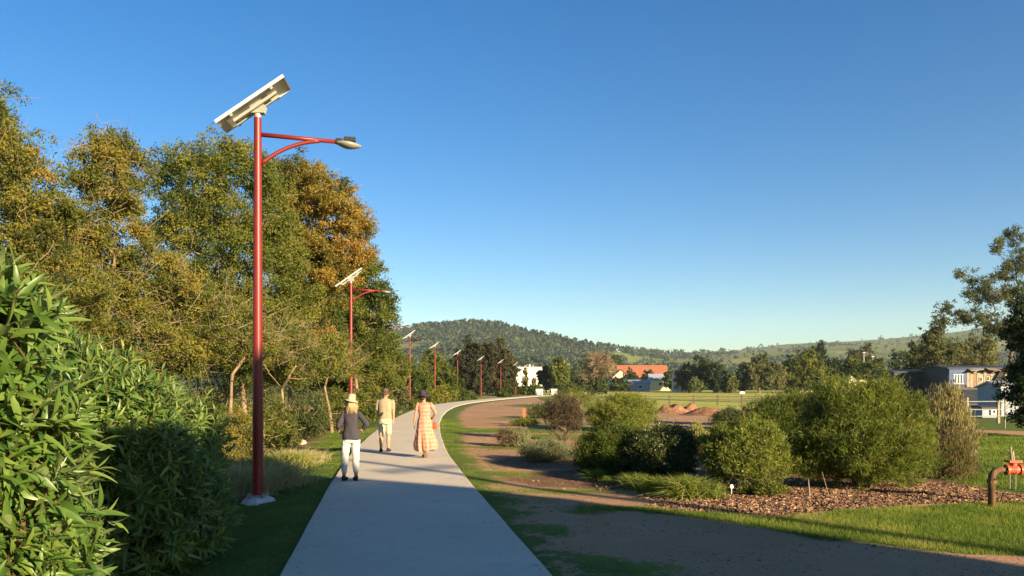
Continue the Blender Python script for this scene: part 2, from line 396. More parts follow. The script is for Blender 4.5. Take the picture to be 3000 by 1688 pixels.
LEAF['gum'] = leafy('gum_foliage', [(0, (.045, .06, .03)), (.5, (.09, .105, .045)), (1, (.18, .17, .07))])
LEAF['fine'] = leafy('fine_needle_foliage', [(0, (.045, .07, .012)), (.5, (.12, .155, .026)), (1, (.26, .27, .06))], trans=.4)
LEAF['silver'] = leafy('silver_foliage', [(0, (.09, .11, .06)), (.5, (.17, .19, .10)), (1, (.30, .30, .17))])
LEAF['straw'] = leafy('straw_foliage', [(0, (.12, .11, .045)), (.5, (.25, .215, .10)), (1, (.42, .37, .22))], trans=.4)
LEAF['yellow'] = leafy('yellow_tip_foliage', [(0, (.06, .085, .02)), (.55, (.14, .17, .035)), (1, (.36, .33, .10))], trans=.4)
LEAF['dusky'] = leafy('dusky_twig_foliage', [(0, (.035, .03, .018)), (.5, (.07, .055, .03)), (1, (.10, .12, .04))])
LEAF['hill'] = leafy('hill_wood_foliage', [(0, (.014, .028, .016)), (.5, (.035, .055, .024)), (1, (.085, .10, .036))], trans=.15)

def far_wood(name, label, pts, size, nq=14, leaf='hill', hh=1.0, tint0=None):
    n = len(pts); s = size * rng.uniform(.6, 1.3, n)
    q = rand_dirs(n * nq).reshape(n, nq, 3) * (rng.uniform(.5, 1, (n, nq, 1)) ** .5)
    C = pts[:, None] + q * s[:, None, None] * np.array([.55, .55, .5 * hh]) + np.array([0, 0, .55]) * s[:, None, None]
    L = np.repeat(s * .55, nq)
    t = np.clip((rng.uniform(.1, .9, n) if tint0 is None else tint0)[:, None] * .8 + rng.uniform(-.15, .15, (n, nq)) + q[..., 2] * .1, 0, 1)
    mbw = MB(); mbw.quads(leaf_quads(C.reshape(-1, 3), L, L * .8), t.ravel())
    o = mbw.build(name, LEAF[leaf], origin=(0, 0, 0)); tag(o, label, 'woodland', kind='stuff'); return o
# wooded slopes
n = 30000
px = rng.uniform(600, 3200, n); t = rng.uniform(.12, 1.02, n) ** .8
d = np.interp(px, cols, dist_r); d = 420 + (d - 420) * t
hx = (px - 1500) / F_PX * d
dens = fbm(hx, d, 150, 4, 21) + .16 * sstep(1900, 1500, px) + .12 * sstep(.6, .2, t) - .16 * sstep(1950, 2200, px) * sstep(.35, .8, t)
keep = (dens > .54) | ((rng.uniform(size=n) < .05))
px, t, d, hx = px[keep][:9500], t[keep][:9500], d[keep][:9500], hx[keep][:9500]
far_wood('hillside_woodland', 'dense eucalypt woodland scattered over the slopes of the far hills', np.stack([hx, d, hill_z(px, t) - 1], -1), 8.5, 12)
# ridge trees standing out on the skyline
px = np.concatenate([rng.uniform(1140, 2000, 260), rng.choice([2010, 2028, 2040, 2055, 2090, 2120, 2190, 2230, 2575, 2582], 14) + rng.normal(0, 2, 14)]); t = np.full(len(px), .995)
d = 420 + (np.interp(px, cols, dist_r) - 420) * t
far_wood('ridge_woodland', 'row of small trees along the hill skyline', np.stack([(px - 1500) / F_PX * d, d, hill_z(px, t) - 1], -1), 12, 14)
# valley floor wood in front of the hills
n = 2600; px = rng.uniform(900, 3300, n); d = rng.uniform(330, 900, n) 
k = fbm((px - 1500) / F_PX * d, d, 70, 3, 30) > .42; px, d = px[k], d[k]
far_wood('valley_woodland', 'belt of trees across the valley floor between town and hills', np.stack([(px - 1500) / F_PX * d, d, np.full(len(d), -1.0) + .008 * (d - 420).clip(0)], -1), 6.0, 26, 'far')

# ------------------------------------------------------------------ trees
def limbs(mb, nodes, base, r0, k=5, rmin=.012, kink=.12, expo=.5):
    """connect clump centres to a trunk, thick to thin"""
    base = np.asarray(base, float); nodes = np.asarray(nodes, float)
    order = np.argsort(np.linalg.norm(nodes - base, axis=1))
    pts = [base]; par = [-1]; L = [0.0]
    for i_ in order:
        q = nodes[i_]; A = np.array(pts); dd = np.linalg.norm(A - q, axis=1)
        cost = dd + .35 * np.array(L) + np.where(A[:, 2] > q[2] + .2, 1.0, 0)
        j_ = int(np.argmin(cost)); m_ = A[j_] * .5 + q * .5 + rng.normal(0, kink, 3) * dd[j_] * np.array([1, 1, .6]) - np.array([0, 0, .06 * dd[j_]])
        pts.append(m_); par.append(j_); L.append(L[j_] + dd[j_] * .5)
        pts.append(q); par.append(len(pts) - 2); L.append(L[j_] + dd[j_])
    cnt = np.ones(len(pts))
    for i_ in range(len(pts) - 1, 0, -1): cnt[par[i_]] += cnt[i_]
    rr = np.maximum(rmin, r0 * (cnt / cnt[0]) ** expo)
    for i_ in range(1, len(pts)):
        p0, p1 = pts[par[i_]], pts[i_]
        ra = min(rr[par[i_]], rr[i_] * 1.25)
        mb.tube([p0, p1], [ra, rr[i_]], k if rr[i_] > .03 else 3, cap=False)
def twigs(mb, C, n, ln, r, up=.3):
    i_ = rng.integers(0, len(C), n); d = rand_dirs(n) + np.array([0, 0, up]); d /= np.linalg.norm(d, axis=1)[:, None]
    a = C[i_] + rng.normal(0, .15, (n, 3)); l = ln * rng.uniform(.4, 1.3, (n, 1)); e = a + d * l
    s = np.cross(d, np.array([0, 1.0, 0.1])); s /= np.linalg.norm(s, axis=1)[:, None] + 1e-9; s2 = np.cross(d, s)
    q = []
    for w in (s, s2): q.append(np.stack([a - w * r, a + w * r, e + w * r * .3, e - w * r * .3], 1))
    mb.quads(np.concatenate(q))
def crown_points(lobes, cs, n, uni=.06):
    """clump centres in lobes and leaf points round them; lobes: (centre, radii)"""
    vol = np.array([np.prod(l[1]) ** (2 / 3) * (l[2] if len(l) > 2 else 1) for l in lobes]); w = vol / vol.sum()
    nc = np.maximum(5, (vol / cs ** 2 * 3.2).astype(int))
    CC = []; 
    for l, m_ in zip(lobes, nc):
        q = rand_dirs(m_) * (rng.uniform(.05, 1, (m_, 1)) ** .42) * rng.uniform(.85, 1.08, (m_, 1))
        CC.append(np.array(l[0]) + q * np.array(l[1]))
    CC = np.concatenate(CC)
    i_ = rng.integers(0, len(CC), n); sz = rng.uniform(.6, 1.25, len(CC))
    sub = CC[:, None] + rng.normal(0, 1, (len(CC), 7, 3)) * (cs * .5 * sz)[:, None, None]
    PP = sub[i_, rng.integers(0, 7, n)] + rng.normal(0, cs * .24, (n, 3)) * np.array([1, 1, .8])
    nu = int(n * uni); li = rng.choice(len(lobes), nu, p=w); LC = np.array([l[0] for l in lobes])[li]; LR = np.array([l[1] for l in lobes])[li]
    PP[:nu] = LC + rand_dirs(nu) * (rng.uniform(.15, 1, (nu, 1)) ** .4) * LR * rng.uniform(.9, 1.06, (nu, 1))
    return CC, PP, i_
def tree(name, label, x, y, lobes, n, leaf=(.09, .035), mat='olive', cs=.5, r0=.16, fork=2.0, bark='bark', cat='tree', group=None, tint=(.5, .2), tintfn=None, nt=400, z0=None, twig_len=.7, lean=(0, 0), stems=1, up=.1, trunkn=True, tw=None, expo=.5):
    z0 = gz(x, y) - .03 if z0 is None else z0
    root = thing(name, (x, y, z0), label, cat, group)
    CC, PP, ii = crown_points(lobes, cs, n)
    ct = rng.normal(tint[0], tint[1], len(CC)); tv = ct[ii] + rng.normal(0, .12, len(PP))
    if tintfn is not None: tv = tv + tintfn(PP)
    mb = MB(); mb.quads(leaf_quads(PP, leaf[0] * rng.uniform(.6, 1.3, len(PP)), leaf[1] * rng.uniform(.7, 1.2, len(PP)), up), np.clip(tv, 0, 1))
    tag(mb.build('crown', LEAF[mat], root), kind='stuff')
    tb = MB(); fk = np.array([x + lean[0], y + lean[1], z0 + fork])
    for s_ in range(stems):
        f_ = fk + (rng.normal(0, .25, 3) if stems > 1 else 0)
        b0 = np.array([x, y, z0]) + (np.array([rng.normal(0, .12), rng.normal(0, .12), 0]) if stems > 1 else 0)
        mid = (b0 + f_) / 2 + np.array([rng.normal(0, .05), rng.normal(0, .05), 0]) * fork
        tb.tube([b0 - [0, 0, .1], b0 + [0, 0, .12], mid, f_], np.array([1.0, .75, .58, .36]) * r0 / math.sqrt(stems), 9, cap=False)
    sub = CC if len(CC) < 260 else CC[rng.choice(len(CC), 260, replace=False)]
    limbs(tb, sub, fk, r0 * .5, expo=expo)
    tb.build('trunk', M[bark], root, smooth=True)
    if nt:
        wb = MB(); twigs(wb, CC, nt, twig_len, tw or leaf[1] * .22); tag(wb.build('twigs', M['twig' if bark == 'bark' else bark], root), kind='stuff')
    return root
def lob(px, py, rx, ry, d, dr=None, w=1):
    """lobe seen at (px, py) with radii in photo pixels at distance d"""
    s = d / F_PX; return (P(px, py, d), (rx * s, (dr if dr else rx * s), ry * s), w)
GL = 'golden and green trees along the left of the path'
d = 21
tree('river_tree', 'tall golden green tree at the left frame edge rising above the leafy hedge', on_ground(20, d), d,
     [lob(-60, 420, 120, 130, d), lob(60, 480, 110, 110, d, 1.2), lob(-30, 600, 190, 130, d), lob(120, 640, 120, 110, d), lob(10, 350, 45, 75, d, .6), lob(20, 780, 230, 140, d), lob(100, 920, 240, 120, d), lob(-60, 1050, 220, 110, d)],
     105000, (.10, .04), 'olive', .42, .17, 2.2, group=GL, tint=(.45, .2), nt=500, tw=.007)
d = 25
tree('river_tree', 'open golden tree with pale bare twigs between the edge tree and the dense green one', on_ground(330, d), d,
     [lob(300, 450, 105, 70, d, 1.1), lob(395, 500, 70, 60, d, .9), lob(300, 580, 120, 90, d), lob(240, 740, 130, 100, d), lob(370, 700, 90, 60, d, 1, .4), lob(300, 880, 200, 90, d), lob(480, 900, 120, 110, d), lob(390, 1030, 260, 90, d), lob(450, 780, 80, 50, d, .8, .3)],
     100000, (.11, .045), 'olive', .45, .18, 2.5, group=GL, tint=(.5, .2), nt=1900, twig_len=.75, tw=.008)
d = 31
tree('river_tree', 'largest dense green tree directly behind the nearest lamp post', on_ground(710, d), d,
     [lob(620, 500, 130, 95, d), lob(560, 560, 100, 90, d), lob(690, 470, 75, 70, d, 1.0), lob(760, 530, 90, 90, d), lob(540, 660, 110, 90, d), lob(680, 680, 170, 120, d), lob(800, 700, 110, 120, d), lob(600, 850, 170, 120, d), lob(780, 880, 160, 130, d), lob(640, 1010, 200, 100, d), lob(840, 1040, 150, 100, d)],
     125000, (.125, .052), 'green', .5, .2, 3.0, group=GL, tint=(.62, .2), nt=500, tw=.008, tintfn=lambda p: .25 * fbm(p[:, 0], p[:, 2], 1.6, 2, 5) - .05)
d = 37
tree('river_tree', 'orange tinged tree whose rounded crown bulges right above the second lamp', on_ground(850, d), d,
     [lob(850, 545, 110, 75, d), lob(930, 590, 105, 90, d), lob(1010, 640, 75, 80, d, 1.2), lob(960, 730, 110, 80, d), lob(1040, 700, 42, 60, d, .7), lob(860, 700, 120, 120, d), lob(900, 830, 120, 90, d), lob(1000, 800, 60, 50, d), lob(860, 960, 120, 110, d)],
     105000, (.145, .06), 'orange', .55, .2, 3.0, group=GL, tint=(.52, .22), nt=450, tw=.009, tintfn=lambda p: .25 * sstep(-10.5, -7.5, p[:, 0]) - .1)
d = 46
tree('river_tree', 'deep green tree behind the second lamp with its crown beside the hill', on_ground(1040, d), d,
     [lob(1060, 800, 70, 50, d), lob(1010, 850, 90, 70, d), lob(1100, 860, 50, 50, d), lob(1130, 905, 36, 40, d, .6), lob(1050, 940, 95, 70, d), lob(980, 950, 110, 100, d), lob(1020, 1040, 100, 80, d), lob(1110, 1010, 50, 60, d)],
     80000, (.17, .07), 'green', .6, .2, 3.0, group=GL, tint=(.42, .2), nt=600)
d = 51
tree('river_tree', 'lower yellow green tree in front of the third lamp post', on_ground(1110, d), d,
     [lob(1100, 1060, 80, 60, d), lob(1140, 1100, 50, 55, d), lob(1060, 1130, 90, 60, d), lob(1000, 1100, 80, 60, d), lob(1130, 1010, 40, 50, d)],
     46000, (.17, .07), 'green', .55, .14, 1.6, group=GL, tint=(.72, .2), nt=800)
# darker trees behind, closing the left side
for q, (px, d, top, w, lb) in enumerate(((120, 34, 640, 300, 'dark tree half hidden behind the golden tree at the left edge'), (480, 42, 620, 230, 'dark tree seen through gaps between the golden and green trees'), (760, 48, 900, 260, 'low dark tree behind the trunk of the large green tree'), (-260, 30, 300, 240, 'tree beyond the left frame edge behind the hedge'))):
    tree('river_tree', lb, on_ground(px, d), d, [lob(px, top + 120, w * .6, 120, d), lob(px - w * .3, top + 260, w * .6, 120, d), lob(px + w * .35, top + 240, w * .5, 120, d), lob(px, top + 380, w * .9, 120, d)], 36000, (.16, .06), 'deep' if q != 3 else 'olive', .7, .2, 3, group='darker trees behind the left tree row', nt=200)
# understorey bushes and slender trunks
US = 'bushes under the left trees'
for px, d, w, h, mt, lb in ((800, 27, 150, 1.9, 'green', 'yellow green bush behind the base of the nearest lamp post'), (900, 33, 120, 1.9, 'deep', 'dark leafy bush left of the standing woman'), (985, 38, 90, 2.2, 'green', 'green bush behind the woman in white trousers'),
                            (1060, 44, 90, 1.8, 'green', 'bush behind the man under the deep green tree'), (1120, 50, 70, 1.9, 'green', 'bush right behind the walking man'), (1175, 56, 36, 2.2, 'deep', 'dark glossy leaved bush between the man and the woman in the dress'),
                            (700, 24, 130, 1.6, 'olive', 'dry golden bush left of the nearest lamp post'), (600, 26, 170, 2.6, 'green', 'green bush behind the hedge'), (1220, 66, 40, 1.2, 'green', 'low bush at the path edge past the fourth lamp')):
    s = d / F_PX; x = on_ground(px, d); z = float(gz(x, d)); W = w * s * .5
    tree('shrub', lb, x, d, [((x, d, z + h * .5), (W, W * .8, h * .5)), ((x + W * .4, d, z + h * .35), (W * .6, W * .6, h * .35)), ((x - W * .45, d - .3, z + h * .4), (W * .6, W * .6, h * .4))],
         14000, (.09, .04) if d < 40 else (.13, .055), mt, .3, .05, .5, cat='shrub', group=US, tint=(.55 if mt != 'deep' else .5, .2), nt=250, twig_len=.4, stems=3)
for px, py, d, hgt, lb in ((707, 1240, 25, 3.4, 'slender pale trunk leaning beside the nearest lamp post'), (850, 1280, 29, 2.8, 'sunlit pale trunk between the lamp post and the standing woman'), (972, 1268, 34, 2.6, 'thin sunlit trunk just left of the standing woman')):
    x = on_ground(px, d); z = float(gz(x, d))
    tree('slender_tree', lb, x, d, [((x - .2, d, z + hgt + .8), (1.1, 1, .8)), ((x + .5, d + .2, z + hgt + .2), (.8, .8, .6))], 9000, (.09, .035), 'green', .35, .11, hgt * .75, group='slender trees under the canopy', nt=300, lean=(-.3, 0), tint=(.7, .2))
# ------------------------------------------------------------------ mid distance trees
def mid_tree(name, label, px, base_py, top_py, w_px, d, mat, tint=.5, n=7000, group=None, lf=None, cs=None, z0=None, shape='round', nt=0, bark='bark_dark', r0=None, trunk_px=None):
    s = d / F_PX; x = on_ground(px, d); z = float(gz(x, d)) if z0 is None else z0
    h = (CAM_H - (top_py - HOR) * s) - z; W = w_px * s * .5
    lf = lf or max(.09, 2.6 * 2.93 * s * .9); cs = cs or max(.4, W * .26)
    k = []
    if shape == 'round':
        k = [((x, d, z + h * .68), (W * .62, W * .6, h * .30)), ((x - W * .5, d - W * .2, z + h * .5), (W * .5, W * .5, h * .27)), ((x + W * .5, d, z + h * .52), (W * .5, W * .5, h * .28)), ((x + W * .05, d - W * .3, z + h * .36), (W * .7, W * .55, h * .26))]
    elif shape == 'dome':
        k = [((x, d, z + h * .5), (W * .8, W * .7, h * .48)), ((x - W * .5, d, z + h * .38), (W * .5, W * .5, h * .36)), ((x + W * .5, d, z + h * .38), (W * .5, W * .5, h * .36))]
    elif shape == 'cone':
        k = [((x, d, z + h * f), (W * (1.15 - f), W * (1.15 - f), h * .14)) for f in (.25, .42, .58, .74, .88)]
    elif shape == 'tall':
        k = [((x + W * a, d, z + h * f), (W * q, W * q, h * .16)) for a, f, q in ((0, .84, .5), (-.35, .66, .6), (.4, .62, .6), (0, .45, .8), (-.3, .3, .6), (.3, .28, .6))]
    return tree(name, label, x, d, k, n, (lf, lf * .55), mat, cs, r0 or max(.08, h * .03), max(.3, h * .25), bark, 'tree', group, (tint, .2), nt=nt, z0=z, tw=lf * .08, twig_len=W * .5)
mid_tree('fig_tree', 'large dark bronze fig tree with a broad dome crown beyond the bend of the path', 1455, 1160, 985, 130, 172, 'brownish', .6, 26000, shape='dome', r0=.5)
mid_tree('fig_tree', 'almost black green tree adjoining the left side of the bronze fig tree', 1372, 1162, 990, 105, 160, 'brownish', .12, 20000, shape='dome', r0=.5)
G1 = 'trees between the lamp row and the dark fig trees'
for px, tp, w, d, mt, ti, sh, lb in ((1195, 1030, 90, 92, 'green', .45, 'round', 'green tree left of the fifth lamp post'), (1262, 1012, 95, 118, 'green', .62, 'round', 'rounded yellow green tree behind the fifth lamp post'),
                                     (1215, 1070, 90, 84, 'green', .3, 'dome', 'dark green low tree behind the fourth lamp post'), (1310, 1060, 80, 105, 'green', .55, 'dome', 'small green tree between the fifth and sixth lamp posts'),
                                     (1150, 1010, 80, 110, 'green', .5, 'round', 'tree showing behind the third lamp post'), (1494, 1100, 46, 178, 'green', .5, 'dome', 'green tree between the fig and the white hall')):
    mid_tree('bank_tree', lb, px, 1160, tp, w, d, mt, ti, 9000, group=G1, shape=sh)
GH = 'rounded clipped bushes along the path edge'
for px, by, tp, w, mt, ti, lb in ((1262, 1180, 1128, 52, 'green', .95, 'pale olive rounded bush right behind the fifth lamp post'), (1292, 1178, 1130, 48, 'green', .85, 'yellow green rounded bush right of the fifth lamp post'), (1318, 1174, 1136, 38, 'green', .75, 'yellow green bush between two lamp posts'),
                                  (1358, 1170, 1139, 38, 'green', .35, 'dark rounded bush right of the sixth lamp post'), (1380, 1168, 1141, 34, 'green', .45, 'green rounded bush left of the seventh lamp post'), (1232, 1183, 1135, 40, 'green', .5, 'green bush left of the fifth lamp post'), (1478, 1163, 1135, 34, 'green', .3, 'dark bush right of the eighth lamp post')):
    d = 1.88 * F_PX / (by - HOR)
    mid_tree('rounded_bush', lb, px, by, tp, w, d + 2, mt, ti, 5000, group=GH, shape='dome')
G2 = 'tree line along the far side of the yellow field'
for q, (px, tp, w, d, mt, ti, sh, n, lb) in enumerate((
    (2050, 1035, 70, 235, 'far', .15, 'round', 8000, 'dark tree right of the white gabled house'), (2010, 1062, 60, 240, 'far', .3, 'round', 5000, 'tree shading the white gabled house'),
    (2095, 1050, 70, 230, 'far', .2, 'round', 6000, 'dark tree behind the small pale green one'), (2038, 1105, 46, 205, 'far', .75, 'dome', 4000, 'small bright green tree at the corner of the field'),
    (2146, 1092, 34, 200, 'far', .8, 'dome', 3500, 'small yellow green tree standing forward in the tree line'), (2110, 1085, 60, 215, 'far', .1, 'dome', 5000, 'dark clump in the tree line'),
    (2225, 1040, 90, 200, 'gum', .6, 'tall', 8000, 'thin olive gum tree with two pale trunks'), (2275, 1055, 60, 205, 'gum', .75, 'round', 5000, 'tan green tree beside the gum with pale trunks'),
    (2180, 1070, 70, 212, 'far', .15, 'round', 5000, 'dark tree between the pale trunk gum and the small tree'), (2360, 1022, 125, 215, 'green', .55, 'dome', 17000, 'broad bright green tree in the middle of the tree line'),
    (2402, 997, 60, 235, 'far', .12, 'cone', 8000, 'dark pointed tree rising above the broad green tree'), (2318, 1040, 70, 225, 'far', .1, 'round', 6000, 'dark tree left behind the broad green tree'),
    (2440, 1040, 60, 235, 'far', .3, 'round', 6000, 'tree right of the pointed dark tree'), (2500, 1035, 90, 220, 'green', .35, 'dome', 12000, 'green tree above the cream fence'),
    (2560, 1048, 90, 212, 'green', .6, 'dome', 12000, 'yellow green tree at the right end of the cream fence'), (2520, 1008, 120, 290, 'dusky', .6, 'dome', 9000, 'purplish dark tree behind the green trees'),
    (1690, 1085, 80, 225, 'far', .3, 'dome', 5000, 'bushes right of the golden tree'), (1750, 1092, 60, 150, 'far', .35, 'dome', 4000, 'dark bush left of the pink twiggy tree'),
    (1640, 1046, 66, 205, 'yellow', .42, 'tall', 7000, 'golden green tree in front of the white hall'), (1600, 1066, 50, 210, 'brownish', .5, 'round', 6000, 'dark reddish tree at the right edge of the white hall'),
    (1815, 1105, 60, 250, 'far', .25, 'dome', 4000, 'dark garden hedge left of the red roofed house'), (1850, 1084, 60, 275, 'far', .3, 'dome', 5000, 'dark round tree hiding part of the red roof'), (1900, 1086, 50, 275, 'far', .35, 'dome', 5000, 'green round tree right of the dark one before the red roof'),
    (1965, 1080, 50, 260, 'far', .4, 'round', 4000, 'small tree between the red roofed house and the white house'), (2640, 1020, 90, 260, 'far', .3, 'round', 6000, 'tree right of the cream fence trees'),
    (2690, 1005, 80, 300, 'far', .4, 'round', 6000, 'distant tree left of the round gum'), (1800, 1030, 60, 420, 'far', .3, 'round', 4000, 'dark distant tree left above the red roof'), (1720, 1030, 60, 400, 'far', .4, 'round', 4000, 'distant tree above the pink twiggy tree'))):
    mid_tree('field_tree', lb, px, 1140, tp, w, d, mt, ti, n, group=G2, shape=sh, bark='bark' if 'pale trunks' in lb else 'bark_dark')
# twiggy almost leafless tree
x = on_ground(1757, 150); tree('twiggy_tree', 'pinkish brown leafless twiggy tree at the left end of the field', x, 150, [lob(1757, 1085, 36, 38, 150), lob(1745, 1065, 22, 20, 150), lob(1775, 1068, 18, 24, 150)], 1500, (.3, .12), 'straw', 1.0, .12, 2.2, nt=2600, tw=.045, twig_len=1.6, z0=-.1)
# young trees before the white hall
for px, tp, d, mt, lb in ((1539, 1080, 185, 'orange', 'young conical golden tree in the middle before the white hall'), (1508, 1100, 182, 'orange', 'young brown tree at the left corner of the white hall'), (1565, 1108, 182, 'straw', 'thin young tree before the right part of the white hall')):
    mid_tree('young_tree', lb, px, 1157, tp, 26 if px == 1539 else 18, d, mt, .4, 700, group='young trees before the white hall', shape='cone', nt=60, z0=-.05)
# right hand gums
d = 88
tree('gum_tree', 'tall open gum tree with leaning limbs at the right frame edge', on_ground(2975, d), d,
     [lob(2965, 700, 30, 30, d), lob(2920, 720, 24, 30, d, .8), lob(2975, 770, 34, 50, d), lob(2935, 800, 32, 30, d), lob(2830, 795, 26, 20, d, .8), lob(2870, 835, 34, 30, d), lob(2905, 870, 40, 30, d), lob(2975, 860, 40, 40, d), lob(2840, 870, 30, 18, d, .8), lob(2775, 905, 22, 16, d, .7), lob(2810, 930, 26, 20, d), lob(2860, 930, 40, 26, d), lob(2920, 950, 40, 40, d), lob(2990, 960, 50, 50, d), lob(3060, 800, 60, 120, d)],
     30000, (.28, .10), 'gum', .62, .34, 8.5, 'bark_dark', nt=500, tw=.016, twig_len=1.2, tint=(.45, .25))
mid_tree('gum_tree', 'full round gum tree on the left of the open crowned one', 2745, 1100, 925, 120, 105, 'gum', .5, 16000, shape='tall', group=None)
mid_tree('gum_tree', 'lower gum foliage between the round gum and the right edge', 2850, 1100, 950, 170, 110, 'gum', .62, 16000, shape='dome')
mid_tree('gum_tree', 'small gum tree just left of the round gum', 2680, 1100, 990, 70, 120, 'gum', .3, 8000, shape='round')
d = 30
tree('dark_tree', 'dark dense tree reaching in from the right frame edge above the sheds', on_ground(3110, d), d, [lob(3050, 1040, 90, 110, d), lob(3005, 1110, 45, 60, d, 1, .8), lob(3060, 930, 90, 110, d), lob(3030, 1160, 70, 60, d), lob(3020, 1210, 40, 40, d), lob(3120, 1130, 90, 140, d)], 42000, (.16, .065), 'deep', .45, .2, 1.5, 'bark_dark', nt=200, tint=(.3, .2))

for px, w, tp, lb in ((1512, 60, 1132, 'dense green hedge under the left part of the white hall'), (1560, 60, 1131, 'dense green hedge under the right part of the white hall'), (1655, 90, 1124, 'green bushes behind the right white wall panel')):
    mid_tree('hedge', lb, px, 1157, tp, w, 178 if px < 1600 else 176, 'green', .35, 3500, group='hedges before the white buildings', shape='dome')
# ------------------------------------------------------------------ buildings
M['white'] = surf('white_render', (.70, .68, .60), (.64, .62, .54), 2, .8, .2, .02)
M['cream_w'] = surf('cream_boards', (.66, .58, .36), (.6, .52, .32), 3, .8, .2, .02)
M['pale_w'] = surf('pale_weatherboard', (.62, .64, .62), (.55, .57, .55), 3, .8, .2, .02)
M['tile'] = surf('terracotta_tiles', (.30, .115, .065), (.23, .08, .045), 2.5, .85, .2, .2, .05)
M['iron'] = surf('grey_iron_roof', (.30, .32, .36), (.22, .24, .27), 1.5, .45, .4, .05)
M['iron_dark'] = surf('dark_iron_roof', (.045, .05, .06), (.03, .035, .04), 1.5, .6, .3, .05)
M['glass'] = surf('dark_window_glass', (.02, .025, .03), (.03, .035, .045), 3, .1, .6, 0)
M['blue'] = surf('blue_tarpaulin', (.02, .055, .19), (.015, .045, .15), 2, .5, .3, .1)
M['timber'] = surf('weathered_timber', (.26, .19, .13), (.16, .115, .08), 3, .9, .1, .3, .03)
M['timber_l'] = surf('pale_weathered_boards', (.33, .28, .21), (.22, .18, .135), 3, .9, .1, .3, .03)
M['greywall'] = surf('grey_blue_boards', (.30, .34, .38), (.25, .28, .32), 3, .7, .2, .05)
M['brick'] = surf('red_brick', (.20, .075, .05), (.15, .055, .04), 3, .9, .1, .1)
M['galv_b'] = M['galv']
M['orange_p'] = surf('orange_post_paint', (.5, .13, .04), (.42, .1, .035), 6, .6, .3, 0)
def gable(name, label, x, y, w, dp, he, hr, wall, roof, rz=0, along='x', over=.4, wins=(), door=None, group=None, z0=0, chim=None, cat='house', hip=0.0):
    r = thing(name, (x, y, z0), label, cat, group, rz)
    wb = MB(); wb.box((0, 0, he / 2), (w, dp, he))
    hw, hd = w / 2, dp / 2
    if along == 'y': wb.add([[-hw, -hd, he], [hw, -hd, he], [0, -hd, hr], [-hw, hd, he], [hw, hd, he], [0, hd, hr]], [[0, 1, 2]]); wb.add([[-hw, hd, he], [hw, hd, he], [0, hd, hr]], [[1, 0, 2]])
    elif hip == 0: wb.add([[-hw, -hd, he], [-hw, hd, he], [-hw, 0, hr]], [[0, 2, 1]]); wb.add([[hw, -hd, he], [hw, hd, he], [hw, 0, hr]], [[0, 1, 2]])
    o_ = wb.build('wall', wall, r, origin=(0, 0, 0))
    t = .12
    rb = MB()
    if along == 'x':
        sl_ = (hr - he) / hd; e = hd + over; ze = he - sl_ * over; L = hw + over; L2 = L - hip
        for s_ in (-1, 1):
            V = [[-L, s_ * e, ze], [L, s_ * e, ze], [L2, 0, hr], [-L2, 0, hr]]; V2 = [[a, b_, c_ + t] for a, b_, c_ in V]
            rb.add(V + V2, [[0, 1, 2, 3], [4, 5, 6, 7], [0, 1, 5, 4], [1, 2, 6, 5], [3, 0, 4, 7]])
        if hip:
            for s_ in (-1, 1): rb.add([[s_ * L, -e, ze + t], [s_ * L, e, ze + t], [s_ * L2, 0, hr + t]], [[0, 1, 2]])
    else:
        sl_ = (hr - he) / hw; e = hw + over; ze = he - sl_ * over; L = hd + over
        for s_ in (-1, 1):
            V = [[s_ * e, -L, ze], [s_ * e, L, ze], [0, L, hr], [0, -L, hr]]; V2 = [[a, b_, c_ + t] for a, b_, c_ in V]
            rb.add(V + V2, [[0, 1, 2, 3], [4, 5, 6, 7], [0, 1, 5, 4], [1, 2, 6, 5], [3, 0, 4, 7]])
    ro = rb.build('roof', roof, r, origin=(0, 0, 0))
    if chim: c = MB(); c.box((chim[0], chim[1], hr + .3), (.8, .8, 1.8)); c.build('added_chimney', M['white'], ro, origin=(0, 0, 0))
    for wx, wz, ww, wh in wins:
        f = MB()
        for sx_ in (-1, 1): f.box((wx + sx_ * ww / 2, -hd - .05, wz), (.12, .1, wh + .12))
        for sz_ in (-1, 1): f.box((wx, -hd - .05, wz + sz_ * wh / 2), (ww - .12, .1, .12))
        fo = f.build('window', M['white'], r, origin=(0, 0, 0)); g = MB(); g.box((wx, -hd - .02, wz), (ww - .12, .05, wh - .12)); g.build('pane', M['glass'], fo, origin=(0, 0, 0))
    if door: g = MB(); g.box((door[0], -hd - .03, door[2] / 2), (door[1], .06, door[2])); g.build('door', M['timber'], r, origin=(0, 0, 0))
    return r
# white hall (d 230): px 1505..1600, y 1074..1130
d = 230; s = d / F_PX; r = thing('white_hall', (on_ground(1550, d), d, 0), 'bright white flat roofed hall beyond the end of the path', 'hall')
w2 = MB(); zt = CAM_H + 54 * s; zb = -.2
pr = [(-45, 0), (38, 0), (38, 50), (43, 56), (-41, 56), (-45, 50), (-50, 40), (-50, 36), (-45, 36)]
zof = lambda v: (v - 20) * s + CAM_H + 18 * s
V = [[a * s, -3, zof(v)] for a, v in pr] + [[a * s, 5, zof(v)] for a, v in pr]; k_ = len(pr)
fc = [[i_, (i_ + 1) % k_, (i_ + 1) % k_ + k_, i_ + k_] for i_ in range(k_)]
w2.add(V, fc); w2.f.append(np.array([list(range(k_))])); w2.mi.append(np.zeros(1)); w2.f.append(np.array([list(range(k_, 2 * k_))[::-1]])); w2.mi.append(np.zeros(1))
w2.box((-5 * s, 1, (zof(0) + zb) / 2), (70 * s, 7.9, zof(0) - zb)); w2.build('wall', M['white'], r, origin=(0, 0, 0))
